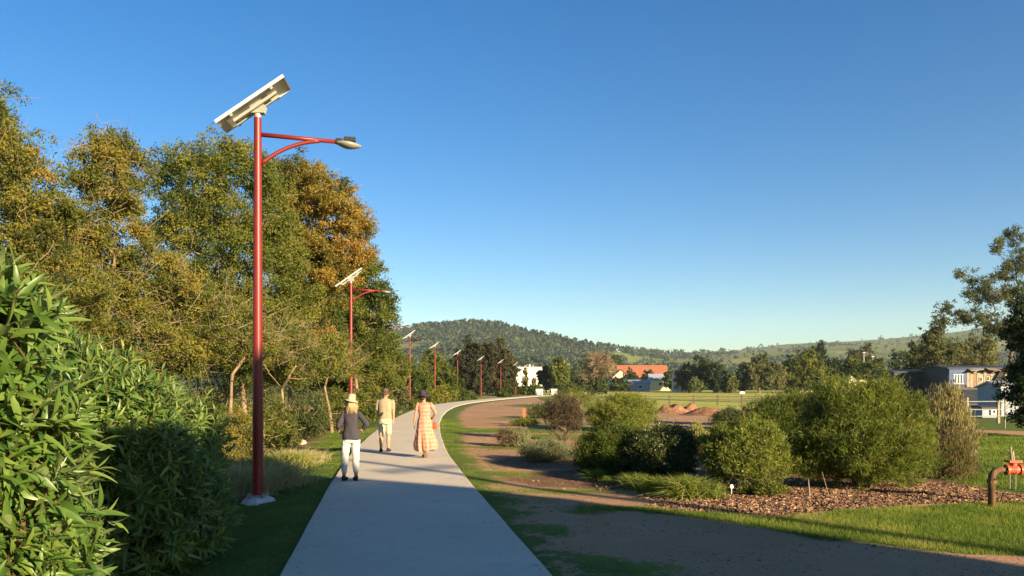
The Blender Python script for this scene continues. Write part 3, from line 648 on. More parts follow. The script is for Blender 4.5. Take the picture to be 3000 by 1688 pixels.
for a, hh_ in ((-36, 6), (-28, 5), (2, 9), (12, 6)): q = MB(); q.box((a * s, 1, zof(56) + hh_ * s / 2 + .002), (4 * s if a == 2 else 1.5 * s, .5, hh_ * s)); q.build('roof_vent', M['white'], r, origin=(0, 0, 0))
q = MB(); q.box((-5 * s, -3.2, zof(30)), (60 * s, .12, .25)); q.build('ledge', M['white'], r, origin=(0, 0, 0))
gable('white_outbuilding', 'low cream white building right of the hall behind the golden tree', on_ground(1628, 232), 232, 50 * .0987, 6, 3.9, 5.0, M['white'], M['iron'], wins=((-1.3, 2.0, .9, .9),), z0=.2, door=(1.3, .9, 2.0))
gable('grey_shed', 'grey shed with a purplish roof right of the hall', on_ground(1672, 236), 236, 4.4, 5, 3.0, 4.2, M['greywall'], M['iron'], wins=((0, 1.9, 1.2, .9),), z0=.2)
gable('brown_house', 'dark reddish building left of the pinkish twiggy tree', on_ground(1706, 250), 250, 6, 6, 3.3, 5.2, M['brick'], M['brick'], wins=((-1.4, 1.8, .8, 1.1), (1.2, 1.8, .8, 1.1)), z0=.2)
gable('red_roofed_house', 'large cream house with a wide terracotta tiled roof beyond the field', on_ground(1880, 300), 300, 17.5, 10, 4.4, 9.4, M['cream_w'], M['tile'], wins=((-4.2, 3.0, 1.2, 1.3), (0, 3.0, 1.2, 1.3), (4.2, 3.0, 1.2, 1.3)), z0=0.0, over=.7)
gable('gabled_wing', 'cream wing with a red gable at the left end of the large tiled house', on_ground(1816, 292), 292, 7.5, 7, 4.2, 7.6, M['cream_w'], M['tile'], along='y', wins=((0, 2.8, 1.3, 1.1),), z0=.0)
gable('grey_roofed_annexe', 'cream annexe with a grey iron roof at the right of the tiled house', on_ground(1930, 268), 268, 6.5, 6, 3.6, 5.5, M['cream_w'], M['iron'], wins=((0, 2.2, 1.2, 1.0),), z0=.2)
gable('low_shed', 'low grey shed among bushes in front of the tiled house', on_ground(1850, 255), 255, 11, 4, 2.7, 3.6, M['greywall'], M['iron'], wins=((-3.5, 1.5, 1.2, 1.2), (-1.8, 1.5, .8, 1.2), (2.5, 1.5, 1.2, 1.0)), z0=0)
gable('white_gabled_house', 'pale two storey house with its gable end facing the field', on_ground(1994, 246), 246, 5.2, 10, 5.4, 7.6, M['pale_w'], M['iron'], rz=R(-12), along='y', wins=((0, 5.3, .7, 1.1), (-1.6, 3.4, 1.0, 1.0), (1.3, 3.2, .9, 1.3), (-1.5, 1.2, 1.2, 1.1), (1.3, 1.2, .9, 1.1)), z0=0.0)
gable('small_cottage', 'tiny white cottage on the right slope', on_ground(2645, 1300), 1300, 14, 9, 6, 9, M['white'], M['iron'], z0=float(hill_z(np.array([2645.]), np.array([(1300 - 420) / (2600 - 420)]))[0]) + 3)
gable('yellow_cottage', 'pale yellow house among trees left of the round gum', on_ground(2686, 330), 330, 9, 8, 8.2, 10.2, M['cream_w'], M['iron'], z0=0, wins=((0, 6.8, 1.4, 1.0),))
gable('hillside_house', 'far white roofed house on the slope left of the round gum', on_ground(2668, 1500), 1500, 16, 10, 6, 9, M['white'], M['white'], z0=float(hill_z(np.array([2668.]), np.array([(1500 - 420) / (2600 - 420)]))[0]) + 3)
# cream fence with a white gable shape
d = 205; s = d / F_PX; r = thing('cream_fence', (on_ground(2487, d), d, 0), 'long cream boundary fence behind the big bush', 'fence')
for k_ in range(14):
    q = MB(); q.box(((k_ - 6.5) * 8 * s, 0, (CAM_H + 17 * s) / 2), (8 * s - .03, .15, CAM_H + 17 * s)); q.build('panel', M['cream_w'], r, origin=(0, 0, 0))
gable('white_pavilion', 'small white pavilion roof peeping over the cream fence', on_ground(2488, 212), 212, 1.7, 3, 3.3, 4.3, M['white'], M['white'], along='y', z0=0, over=.2, cat='pavilion')
# derelict blue and timber house: px 2650..2935, y 1080..1140
d = 92; s = d / F_PX
gable('derelict_house', 'half demolished timber house with a blue wall and hanging boards', on_ground(2838, d), d, 7.8, 6, 3.6, 3.9, M['iron_dark'], M['iron_dark'], z0=.15, over=.3)
dh = [o for o in COL.objects if o.name == 'derelict_house'][0]
def on_front(nm, mt, xa, xb, za, zb, dy=.06, th=.1, par=dh):
    q = MB(); q.box(((xa + xb) / 2, -3 - dy, (za + zb) / 2), (xb - xa, th, zb - za)); return q.build(nm, mt, par, origin=(0, 0, 0))
fx_ = lambda p: (p - 2838) * s; fz_ = lambda p: CAM_H + (HOR - p) * s - .15
blue = on_front('blue_wall', M['blue'], fx_(2738), fx_(2786), fz_(1128), fz_(1082))
for k_ in range(4): on_front('window', M['white'], fx_(2750 + k_ * 8), fx_(2752 + k_ * 8), fz_(1123), fz_(1098), .14, .05)
for p_ in (1098, 1124): on_front('window_rail', M['white'], fx_(2748), fx_(2778), fz_(p_ + 1.5), fz_(p_), .19, .05)
for k_ in range(9):
    a = 2787 + k_ * 9.5; lo = 1136 - rng.uniform(0, 5); on_front('board', M['timber_l'] if k_ % 4 != 2 else M['timber'], fx_(a), fx_(a + 8.7), fz_(lo), fz_(1086 + rng.uniform(0, 12)), .08 + .03 * (k_ % 2), .08)
for k_ in range(7):
    a = 2878 + k_ * 8; on_front('board', M['timber_l'], fx_(a), fx_(a + 7.4), fz_(1136 - rng.uniform(0, 4)), fz_(1088 + rng.uniform(0, 10)), .08, .08)
for a, z_ in ((2822, 1112), (2842, 1110), (2900, 1112)): o_ = on_front('window', M['white'], fx_(a), fx_(a + 8), fz_(z_ + 6), fz_(z_ - 6), .2, .05); on_front('pane', M['glass'], fx_(a + 1.5), fx_(a + 6.5), fz_(z_ + 5), fz_(z_ - 5), .24, .03, o_)
q = MB(); th_ = np.linspace(math.pi, 2 * math.pi, 12); q.tube(np.stack([fx_(2895) + .75 * np.cos(th_), np.full(12, -3.4), fz_(1108) + .9 * np.sin(th_)], -1), .09, 6); q.build('hanging_sheet', M['black'], dh, origin=(0, 0, 0))
q = MB(); q.box((fx_(2870), -3.4, fz_(1112)), (.5, .1, 2.2), axes=[[.8, 0, -.5], [0, 1, 0], [.5, 0, .8]]); q.build('hanging_board', M['black'], dh, origin=(0, 0, 0))
# awning / ragged roof pieces
for a, b_, t_ in ((2786, 2830, .12), (2832, 2880, -.1), (2882, 2925, .08)):
    q = MB(); q.box((fx_((a + b_) / 2), -3.5, fz_(1084)), ((b_ - a) * s * .8, .7, .06), axes=[[1, 0, t_], [0, .95, .3], [-t_, -.3, .95]]); q.build('roof_sheet', M['galv'] if t_ > 0.1 else M['timber'], dh, origin=(0, 0, 0))
gable('long_dark_building', 'long dark building left of the derelict blue house', on_ground(2665, 98), 98, 6.6, 6, 3.3, 3.6, M['iron_dark'], M['iron_dark'], z0=0.1, over=.2, cat='building')
d = 66
gable('dark_roofed_shed', 'shed with a low black roof behind the white rail fence', on_ground(2838, d), d, 2.9, 4, .9, 1.75, M['iron_dark'], M['iron_dark'], z0=-.35, over=.6, cat='shed')
d = 60; s = d / F_PX
gable('grey_boarded_shed', 'pale blue grey boarded shed under the dark tree', on_ground(2935, d), d, 1.9, 3, 2.1, 2.5, M['greywall'], M['galv'], z0=-.4, over=.15, cat='shed')
gable('low_white_hut', 'low white hut with a small window left of the grey shed', on_ground(2885, 57), 57, 1.05, 1.2, .62, .75, M['greywall'], M['iron_dark'], wins=((.25, .42, .3, .3),), z0=-.4, over=.1, cat='hut')
# white rail fence
d = 48; s = d / F_PX; r = thing('rail_fence', (on_ground(2830, d), d, -.4), 'pale pipe rail fence with timber posts before the sheds', 'fence')
for p_, h_ in ((2834, 1.55), (2925, 1.45), (2745, 1.3)):
    q = MB(); q.box(((p_ - 2830) * s, 0, h_ / 2), (.13, .13, h_)); q.build('post', M['timber_l'], r, origin=(0, 0, 0))
for z_ in (1.28, .8, .4):
    q = MB(); q.tube([[(2740 - 2830) * s, -.1, z_], [(2930 - 2830) * s, -.1, z_ + .03]], .028, 6); q.build('rail', M['galv'], r, origin=(0, 0, 0))
r = thing('clothes_prop', (on_ground(2944, 40), 40, -.4), 'thin pale forked post in front of the grey shed', 'post')
q = MB(); q.tube([[0, 0, 0], [0.02, 0, 1.75]], .035, 6); q.build('pole', M['timber_l'], r, origin=(0, 0, 0)); q = MB(); q.tube([[-.5, 0, 1.6], [.75, 0, 1.72]], .022, 6); q.build('crossbar', M['timber_l'], r, origin=(0, 0, 0)); q = MB(); q.tube([[.03, 0, 1.1], [.3, 0, 1.55]], .02, 6); q.build('brace', M['timber_l'], r, origin=(0, 0, 0))
# field fence of dark posts and rail, far white rail, goal
d = 80; r = thing('field_fence', (on_ground(2000, d), d, -.1), 'dark wire fence along the near edge of the yellow field', 'fence')
for k_ in range(12):
    q = MB(); q.box((-8.5 + k_ * 2.4, 0, .5), (.13, .13, 1.05)); q.build('post', M['bark_dark'], r, origin=(0, 0, 0))
q = MB(); q.tube([[-8.5, 0, .85], [18, 0, .85]], .03, 4); q.build('rail', M['bark_dark'], r, origin=(0, 0, 0))
q = MB(); q.tube([[-8.5, 0, .5], [18, 0, .5]], .015, 4); q.build('rail', M['bark_dark'], r, origin=(0, 0, 0))
d = 150; s = d / F_PX; r = thing('white_rail', (on_ground(2420, d), d, -.1), 'thin white rail with a small frame end behind the big bush', 'fence')
q = MB(); q.tube([[-5, 0, .8], [5, 0, .8]], .05, 4); q.build('rail', M['white'], r, origin=(0, 0, 0))
for a in (-4.8, -1.6, 1.6, 4.2, 5): q = MB(); q.box((a, 0, .4), (.08, .08, 1.7 if a > 4 else .8)); q.build('post', M['white'], r, origin=(0, 0, 0))
tag(MB().box((on_ground(2174, 180), 180, .25), (1.1, .5, .5)).build('white_trough', M['white'], origin=(on_ground(2174, 180), 180, 0)), 'small white block lying at the far edge of the field', 'trough')
# white gate walls at the end of the path
for p_, w_, lb in ((1580, 21, 'left white low wall panel where the path ends'), (1624, 17, 'right white low wall panel where the path ends')):
    d = 166; s = d / F_PX; r = thing('gate_wall', (on_ground(p_, d), d, -.1), lb, 'wall', 'white low walls at the path end')
    q = MB(); q.box((0, 0, .6), (w_ * s, .3, 1.2)); q.build('wall', M['white'], r, origin=(0, 0, 0)); q = MB(); q.box((0, 0, 1.235), (w_ * s + .1, .4, .07)); q.build('coping', M['pale_w'], r, origin=(0, 0, 0))
    q = MB(); q.box((w_ * s * .27, -.17, .5), (.12, .03, .9)); q.build('slot', M['glass'], r, origin=(0, 0, 0))
# far light masts
for k_, (p_, tp) in enumerate(((2531, 1031), (2557, 1042))):
    d = 260; s = d / F_PX; r = thing('light_mast', (on_ground(p_, d), d, 0), 'left pale mast above the trees' if k_ == 0 else 'right pale mast with a crossarm above the trees', 'mast', 'masts above the tree line')
    h_ = CAM_H + (HOR - tp) * s; q = MB(); q.tube([[0, 0, 0], [0, 0, h_]], [.16, .1], 6); q.build('pole', M['galv'], r, origin=(0, 0, 0)); q = MB(); q.box((0, -.15, h_ - .3), (1.1, .12, .15)); q.build('crossarm', M['galv'], r, origin=(0, 0, 0))
# the house and utility pole behind the camera whose shadows lie over the foreground
hc = 6.2 * N - 16 * U; rz = math.atan2(U[1], U[0]) + math.pi / 2
gable('weatherboard_house', 'tall gabled weatherboard house standing behind the viewpoint', hc[0] - U[0] * 5, hc[1] - U[1] * 5, 7.0, 10, 6.9, 10.2, M['pale_w'], M['iron'], rz=rz, along='y', wins=((-1.5, 4.8, 1.1, 1.3), (1.5, 4.8, 1.1, 1.3), (-1.5, 1.6, 1.1, 1.3)), z0=-.1, over=.25, door=(1.5, 1.0, 2.1))
q = MB(); q.box((3.2, -4.6, 4.05), (1.4, 1.3, 8.1)); q.build('added_chimney', M['brick'], [o for o in COL.objects if o.name == 'weatherboard_house'][0], origin=(0, 0, 0))  # unseen stack added to the house to throw shade on the second leafy bush
pc = 10.6 * N - 21 * U
r = thing('utility_pole', (pc[0], pc[1], -.1), 'timber utility pole beside the weatherboard house behind the viewpoint', 'utility pole')
q = MB(); q.tube([[0, 0, 0], [0, 0, 10.4]], [.17, .12], 10); q.build('pole', M['timber'], r, origin=(0, 0, 0)); q = MB(); q.box((0, 0, 9.6), (2.2, .12, .14), rot=rz); q.build('crossarm', M['timber'], r, origin=(0, 0, 0))

# heaps of red soil
M['soil'] = surf('red_soil', (.24, .125, .07), (.16, .08, .045), 1.8, .95, .1, .8, .1, c3=(.28, .16, .1))
for px, w, h, d, lb in ((1968, 58, 1.0, 57, 'left heap of orange red soil behind the shrubs'), (2075, 85, .75, 53, 'right heap of reddish soil with a shaded hollow'), (2025, 36, .85, 60, 'small soil heap between the two larger ones')):
    s = d / F_PX; x = on_ground(px, d); z = float(gz(x, d)); q = MB(); uu = np.linspace(-1.3, 1.3, 34); UX, UY = np.meshgrid(uu, uu); rr2 = UX ** 2 + UY ** 2
    HH = h * .62 * (np.exp(-rr2 * 1.9) * 1.25 - .12) * (.35 + 1.3 * fbm(UX * 2 + px, UY * 2, .8, 4, 9)); k = 34; a = (np.arange(k - 1)[:, None] * k + np.arange(k - 1)[None]).ravel()
    q.add(np.stack([x + UX * w * s * 1.1, d + UY * w * s * .8, z - .05 + HH], -1), np.stack([a, a + 1, a + k + 1, a + k], -1)); tag(q.build('soil_heap', M['soil'], origin=(x, d, z), smooth=True), lb, 'soil heap', 'heaps of red soil')

# ------------------------------------------------------------------ solar lamps
def make_lamp():
    r = thing('solar_street_lamp', (0, 0, 0), 'nearest and tallest red solar lamp post standing in the shaded grass', 'street lamp', 'red solar street lamps along the path')
    q = MB(); k = 14; an = np.linspace(0, 2 * np.pi, k, endpoint=False)
    rr = .34 * (1 + .16 * np.sin(3 * an + .5) + .12 * np.cos(5 * an + 1))
    V = [[a_ * np.cos(t) * f_, a_ * np.sin(t) * f_ * .9, z_] for f_, z_ in ((1.0, -.25), (.86, -.02), (.68, .06), (.3, .1)) for a_, t in zip(rr, an)]
    a = (np.arange(3)[:, None] * k + np.arange(k)[None]); b_ = (np.arange(3)[:, None] * k + (np.arange(k)[None] + 1) % k)
    q.add(V, np.stack([a, b_, b_ + k, a + k], -1).reshape(-1, 4)); q.f.append(np.array([[q.n - k + t for t in range(k)]])); q.mi.append(np.zeros(1)); q.build('footing', M['footing'], r)
    zs = np.array([.09, 1.5, 1.5, 5.0, 5.0, 6.5]); q = MB(); q.tube([[0, 0, z] for z in zs], [.094, .088, .086, .07, .068, .062], 20); q.build('pole', M['red'], r, smooth=False)
    for z, rd in ((1.5, .092), (5.0, .073)): q = MB(); q.tube([[0, 0, z - .012], [0, 0, z + .012]], rd, 20); q.build('joint_ring', M['red'], r)
    q = MB(); q.box((0, 0, .1), (.3, .3, .02)); bp = q.build('base_plate', M['galv'], r)
    for sx in (-1, 1):
        for sy in (-1, 1): q = MB(); q.tube([[sx * .12, sy * .12, .11], [sx * .12, sy * .12, .16]], .014, 6); q.build('bolt', M['galv'], bp)
    q = MB(); q.tube([[0, 0, 6.5], [0, 0, 6.60]], .058, 16); q.build('collar', M['galv'], r)
    ad = np.array([.962, .272, 0])
    p0 = np.array([0, 0, 6.22]); p1 = p0 + ad * 1.3 + [0, 0, -.02]; q = MB(); q.tube([p0 + ad * .05, p1], [.038, .036], 12); q.build('arm', M['red'], r, smooth=True)
    t = np.linspace(0, 1, 14)[:, None]; c0 = np.array([0, 0, 5.72]) + ad * .05; c1 = c0 + ad * .42 + [0, 0, .40]; c2 = p0 + ad * 1.02 + [0, 0, -.03]
    bz = (1 - t) ** 2 * c0 + 2 * t * (1 - t) * c1 + t ** 2 * c2; q = MB(); q.tube(bz, .034, 12); q.build('brace', M['red'], r, smooth=True)
    # luminaire
    h = p1 + ad * .0; side = np.array([-ad[1], ad[0], 0]); up = np.array([0, 0, 1.0])
    u = np.linspace(0, 1, 14); q = MB(); W_ = np.array([.035, .06, .09, .115, .13, .138, .14, .138, .13, .118, .1, .078, .05, .012]); rings = []
    for u_, w_ in zip(u, W_):
        an = np.linspace(0, 2 * np.pi, 12, endpoint=False)
        dep = .055 * np.sin(np.pi * (u_ * .9 + .05)) + .012
        rings.append(h + ad * (u_ * .44 - .01) + side * (w_ * np.cos(an))[:, None] + up * (np.where(np.sin(an) < 0, np.sin(an) * dep * 1.3, np.sin(an) * dep * .35) - .035 * u_)[:, None])
    V = np.array(rings); a = (np.arange(13)[:, None] * 12 + np.arange(12)[None]); b_ = (np.arange(13)[:, None] * 12 + (np.arange(12)[None] + 1) % 12)
    q.add(V.reshape(-1, 3), np.stack([a, b_, b_ + 12, a + 12], -1).reshape(-1, 4)); hd = q.build('lamp_head', M['diffuser'], r, smooth=True)
    ax = [list(ad), list(side), [0, 0, 1]]
    q = MB(); q.box(h + ad * .23 + [0, 0, .045], (.20, .17, .07), axes=ax); q.build('driver_box', M['black'], hd)
    for k_ in range(5): q = MB(); q.box(h + ad * (.15 + k_ * .04) + [0, 0, .088], (.012, .15, .018), axes=ax); q.build('fin', M['black'], hd)
    q = MB(); q.box(h + ad * .05 + [0, 0, .012], (.11, .11, .085), axes=ax); q.build('mount', M['black'], hd)
    # solar panel
    e1 = np.array([math.cos(R(35)) * .985, .05, math.sin(R(35))]); e1 /= np.linalg.norm(e1); e2 = np.array([-.20, .97, 0]); e2 -= e1 * e2.dot(e1); e2 /= np.linalg.norm(e2); e3 = np.cross(e1, e2)
    c = np.array([-.07, 0, 6.73]); L, W2 = 1.36, .72; axp = [list(e1), list(e2), list(e3)]
    q = MB(); q.box(c, (L - .04, W2 - .04, .012), axes=axp); pn = q.build('panel_back', M['cream'], r)
    q = MB(); q.box(c + e3 * .012, (L - .05, W2 - .05, .008), axes=axp); q.build('solar_cells', M['solar'], pn)
    for sgn in (-1, 1):
        q = MB(); q.box(c + e2 * sgn * (W2 / 2 - .01) - e3 * .005, (L, .02, .055), axes=axp); q.build('frame', M['alu'], pn)
        q = MB(); q.box(c + e1 * sgn * (L / 2 - .01) - e3 * .005, (.02, W2 - .042, .054), axes=axp); q.build('frame', M['alu'], pn)
        q = MB(); q.box(c + e1 * sgn * .40 - e3 * .045, (.05, W2 - .06, .04), axes=axp); q.build('cross_rail', M['galv'], r)
    for o_ in (-.13, .10): q = MB(); q.box(c + e2 * o_ - e3 * .088, (.86, .06, .045), axes=axp); q.build('long_rail', M['galv'], r)
    q = MB()
    for y_ in (-.055, .055): q.add([[-.11, y_, 6.57], [.11, y_, 6.57], [.14, y_, 6.68], [.07, y_, 6.80], [-.12, y_, 6.68], [-.11, y_ + .012, 6.57], [.11, y_ + .012, 6.57], [.14, y_ + .012, 6.68], [.07, y_ + .012, 6.80], [-.12, y_ + .012, 6.68]], [[0, 1, 2, 3, 4], [9, 8, 7, 6, 5]])
    q.box((0, 0, 6.575), (.24, .14, .015)); q.build('bracket', M['galv'], r)
    return r
lamp = make_lamp()
ords = ['', 'second red lamp post from the left directly above the standing woman', 'third lamp post partly hidden in green leaves with its arm over the hill', 'fourth lamp post from the left rising before the far hill', 'fifth lamp post beside the yellow green rounded bush',
        'sixth lamp post at the left edge of the dark fig trees', 'seventh lamp post in front of the bronze fig tree', 'eighth lamp post near the right side of the fig tree', 'ninth lamp post at the left corner of the white hall', 'tenth lamp post before the middle of the white hall', 'farthest lamp post before the right edge of the white hall']
LP = [(-4.31, 13.6, 0), (-6.95, 34.6, .0), (-8.75, 55.6, .1), (-9.3, 73, -.9), (-8.85, 92, -1.0), (-7.67, 113, -1.1), (-5.26, 136, -1.1), (-2.17, 154, -1.2), (.73, 172, -1.2), (3.2, 190, -1.2), (5.7, 208, -1.2)]
for k_, (x, y, rz_) in enumerate(LP):
    o = lamp if k_ == 0 else copy_tree(lamp)
    o.location = (x, y, -.11 if k_ == 0 else -.22)
    if k_: o['label'] = ords[k_]
    if k_ > 2:
        for ch in [c_ for c_ in COL.objects if c_.parent == o and c_.name.split('.')[0] in ('footing', 'base_plate')]:
            for g_ in [c_ for c_ in COL.objects if c_.parent == ch]: bpy.data.objects.remove(g_)
            bpy.data.objects.remove(ch)
    # the arms follow the bend of the path, the panels all face the same way
    if abs(rz_) > .3:
        for ch in [c_ for c_ in COL.objects if c_.parent == o and c_.name.split('.')[0] in ('arm', 'brace', 'lamp_head')]: ch.rotation_euler = (0, 0, rz_)
# ------------------------------------------------------------------ leafy hedge with large lance-shaped leaves
M['hleaf'] = None
def big_leaf_mat():
    m, nt, b = new_mat('lance_leaf')
    oi = nd(nt, 'ShaderNodeObjectInfo')
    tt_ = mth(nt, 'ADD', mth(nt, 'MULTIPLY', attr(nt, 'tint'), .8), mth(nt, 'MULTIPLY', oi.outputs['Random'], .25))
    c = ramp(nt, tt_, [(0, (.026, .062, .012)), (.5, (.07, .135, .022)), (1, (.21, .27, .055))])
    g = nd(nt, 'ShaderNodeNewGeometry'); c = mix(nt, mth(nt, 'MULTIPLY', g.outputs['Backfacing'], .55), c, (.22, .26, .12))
    nt.links.new(c, b.inputs['Base Color']); b.inputs['Roughness'].default_value = .42; b.inputs['Specular IOR Level'].default_value = .45
    t = nd(nt, 'ShaderNodeBsdfTranslucent'); nt.links.new(mix(nt, 1.0, c, (1.5, 1.6, .6), 'MULTIPLY'), t.inputs[0])
    ms = nd(nt, 'ShaderNodeMixShader'); ms.inputs[0].default_value = .28
    nt.links.new(b.outputs[0], ms.inputs[1]); nt.links.new(t.outputs[0], ms.inputs[2]); nt.links.new(ms.outputs[0], nt.nodes['Material Output'].inputs[0]); return m
M['hleaf'] = big_leaf_mat()
def leaf_shape(L, W, droop, fold, wave=0.0, seg=5):
    """unit leaf along +x, folded along the midrib; returns rows of (left, mid, right)"""
    u = np.linspace(0, 1, seg + 1); w = W * .5 * np.sin(np.pi * np.clip(u, .02, .985) ** .8) ** .85
    x = L * u * (1 - .08 * droop); z = -droop * L * u ** 2 * .5
    V = []
    for k_ in range(seg + 1):
        V += [[x[k_], w[k_], z[k_] + fold * w[k_] + wave * W * .1 * math.sin(9 * u[k_])], [x[k_], 0, z[k_]], [x[k_], -w[k_], z[k_] + fold * w[k_] + wave * W * .1 * math.sin(9 * u[k_] + 2)]]
    F = []
    for k_ in range(seg):
        a = k_ * 3; F += [[a, a + 1, a + 4, a + 3], [a + 1, a + 2, a + 5, a + 4]]
    return np.array(V), np.array(F)
LV = [leaf_shape(1, rng.uniform(.17, .25), rng.uniform(.1, .9), rng.uniform(.15, .7), rng.uniform(0, 1)) for _ in range(8)]
def hedge(name, label, x, y, lobes, n_tip, L, single=300, per=9, seed=1):
    z0 = float(gz(x, y)) - .05
    root = thing(name, (x, y, z0), label, 'bush', 'lance leaved bushes at the left')
    vol = np.array([np.prod(l[1]) ** (2 / 3) for l in lobes]); cnt = (n_tip * vol / vol.sum()).astype(int)
    tips = []; dirs = []
    for l, c_ in zip(lobes, cnt):
        q = rand_dirs(c_) * (rng.uniform(.25, 1, (c_, 1)) ** .35); q[:, 1] = np.where(rng.uniform(size=c_) < .35, -abs(q[:, 1]), q[:, 1]); bumpy = 1 + .16 * (fbm(q[:, 0] * 3, q[:, 2] * 3 + q[:, 1] * 2, .8, 3, seed) - .5) * 2
        tips.append(np.array(l[0]) + q * np.array(l[1]) * bumpy[:, None]); dirs.append(q + rng.normal(0, .35, (c_, 3)) + np.array([.12, -.1, .45]))
    T = np.concatenate(tips); Dd = np.concatenate(dirs); Dd /= np.linalg.norm(Dd, axis=1)[:, None]
    k_ = T[:, 2] > z0 + .1; T, Dd = T[k_], Dd[k_]
    tt_ = rng.uniform(.25, .8, len(T))
    # leaves round every twig
    A0 = np.cross(Dd, np.array([0, 0, 1.0]) + rng.normal(0, .1, Dd.shape)); A0 /= np.linalg.norm(A0, axis=1)[:, None]; B0 = np.cross(Dd, A0)
    mb = MB(); mats = []
    lv_idx = []; pos = []; rotm = []; ln = []; tv = []
    for j in range(per):
        f = j / (per - 1); ang = j * 2.4 + rng.uniform(0, 6.28, len(T)) * .15 + rng.uniform(0, .6, len(T)); opn = 1.25 - .95 * f + rng.normal(0, .12, len(T))
        lat = A0 * np.cos(ang)[:, None] + B0 * np.sin(ang)[:, None]
        ex = Dd * np.cos(opn)[:, None] + lat * np.sin(opn)[:, None]
        ez = Dd * np.sin(opn)[:, None] - lat * np.cos(opn)[:, None]; ey = np.cross(ez, ex)
        p = T - Dd * ((1 - f) * L * 1.3)[:, None] if np.ndim(f) else T - Dd * ((1 - f) * L * 1.3)
        pos.append(p); rotm.append(np.stack([ex, ey, ez], 1)); ln.append(L * rng.uniform(.7, 1.15, len(T)) * (1 - .35 * f ** 3)); tv.append(np.clip(tt_ + .25 * f - .1 + rng.normal(0, .08, len(T)), 0, 1))
    pos = np.concatenate(pos); rotm = np.concatenate(rotm); ln = np.concatenate(ln); tv = np.concatenate(tv)
    # the leaves that show largest: nearest ones on the camera side inside the view
    mid = pos + rotm[:, 0] * ln[:, None] * .5
    pxx = 1500 + mid[:, 0] / mid[:, 1] * F_PX; pyy = HOR - (mid[:, 2] - CAM_H) / mid[:, 1] * F_PX
    vis = (pxx > 5) & (pxx < 1000) & (pyy < 1680)
    score = np.where(vis, mid[:, 1] + rng.uniform(0, .5, len(mid)), 99); order = np.argsort(score); sel = order[:single]; rest = order[single:]
    which = rng.integers(0, len(LV), len(pos))
    for w_ in range(len(LV)):
        i_ = rest[which[rest] == w_]; Vb, Fb = LV[w_]
        VV = np.einsum('nk,vk,nkj->nvj', ln[i_][:, None] * np.ones((1, 3)), Vb, rotm[i_]) + pos[i_][:, None]
        FF = (Fb[None] + (np.arange(len(i_)) * len(Vb))[:, None, None]).reshape(-1, 4)
        mb.add(VV.reshape(-1, 3), FF, np.repeat(tv[i_], len(Vb)))
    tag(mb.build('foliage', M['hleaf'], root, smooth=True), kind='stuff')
    mesh_l = []
    for (Vb, Fb) in LV:
        q = MB(); q.add(Vb, Fb, .5); mesh_l.append(q.mesh('leaf', M['hleaf'], smooth=True))
    rl = np.array(root_loc(root))
    for i_ in sel:
        o = bpy.data.objects.new('leaf', mesh_l[which[i_]]); COL.objects.link(o); o.parent = root
        Mx = Matrix(((rotm[i_] * ln[i_]).T).tolist()).to_4x4(); Mx.translation = Vector(pos[i_] - rl); o.matrix_local = Mx
    sb = MB(); 
    base = np.array([x, y, z0]); s_ = rng.choice(len(T), min(220, len(T)), replace=False)
    for i_ in s_[:26]: 
        b0 = base + np.array([rng.normal(0, .35), rng.normal(0, .35), 0]); m_ = b0 * .4 + T[i_] * .6 + np.array([0, 0, .15]); sb.tube([b0, m_, T[i_] - Dd[i_] * .1], [.028, .018, .007], 5, cap=False)
    for i_ in range(len(T)): sb.tube([T[i_] - Dd[i_] * L * 1.7 - np.array([0, 0, .03]), T[i_] - Dd[i_] * L * 1.3, T[i_]], [.007, .006, .003], 3, cap=False)
    tag(sb.build('stems', surf('reddish_stem', (.13, .075, .035), (.08, .06, .025), 8, .8, .2, 0), root), kind='stuff')
    # dark old inner leaves closing the middle
    return root
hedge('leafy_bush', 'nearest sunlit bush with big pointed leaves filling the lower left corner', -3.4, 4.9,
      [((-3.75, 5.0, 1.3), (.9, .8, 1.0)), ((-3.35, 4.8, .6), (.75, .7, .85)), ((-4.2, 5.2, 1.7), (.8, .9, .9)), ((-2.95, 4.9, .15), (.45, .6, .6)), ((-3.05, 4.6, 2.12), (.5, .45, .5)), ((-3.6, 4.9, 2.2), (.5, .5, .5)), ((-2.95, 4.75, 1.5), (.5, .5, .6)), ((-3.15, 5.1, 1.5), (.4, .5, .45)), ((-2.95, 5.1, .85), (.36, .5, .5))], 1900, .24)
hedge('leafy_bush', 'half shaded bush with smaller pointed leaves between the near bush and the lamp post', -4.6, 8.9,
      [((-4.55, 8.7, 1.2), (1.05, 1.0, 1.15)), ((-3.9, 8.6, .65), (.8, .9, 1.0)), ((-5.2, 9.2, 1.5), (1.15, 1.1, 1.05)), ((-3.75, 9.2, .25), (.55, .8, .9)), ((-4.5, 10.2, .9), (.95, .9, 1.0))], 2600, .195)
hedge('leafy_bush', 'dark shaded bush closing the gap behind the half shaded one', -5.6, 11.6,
      [((-5.4, 11.6, .6), (.9, 1.0, 1.0)), ((-6.2, 12.2, 1.0), (1.4, 1.0, 1.3))], 1500, .19, single=0)

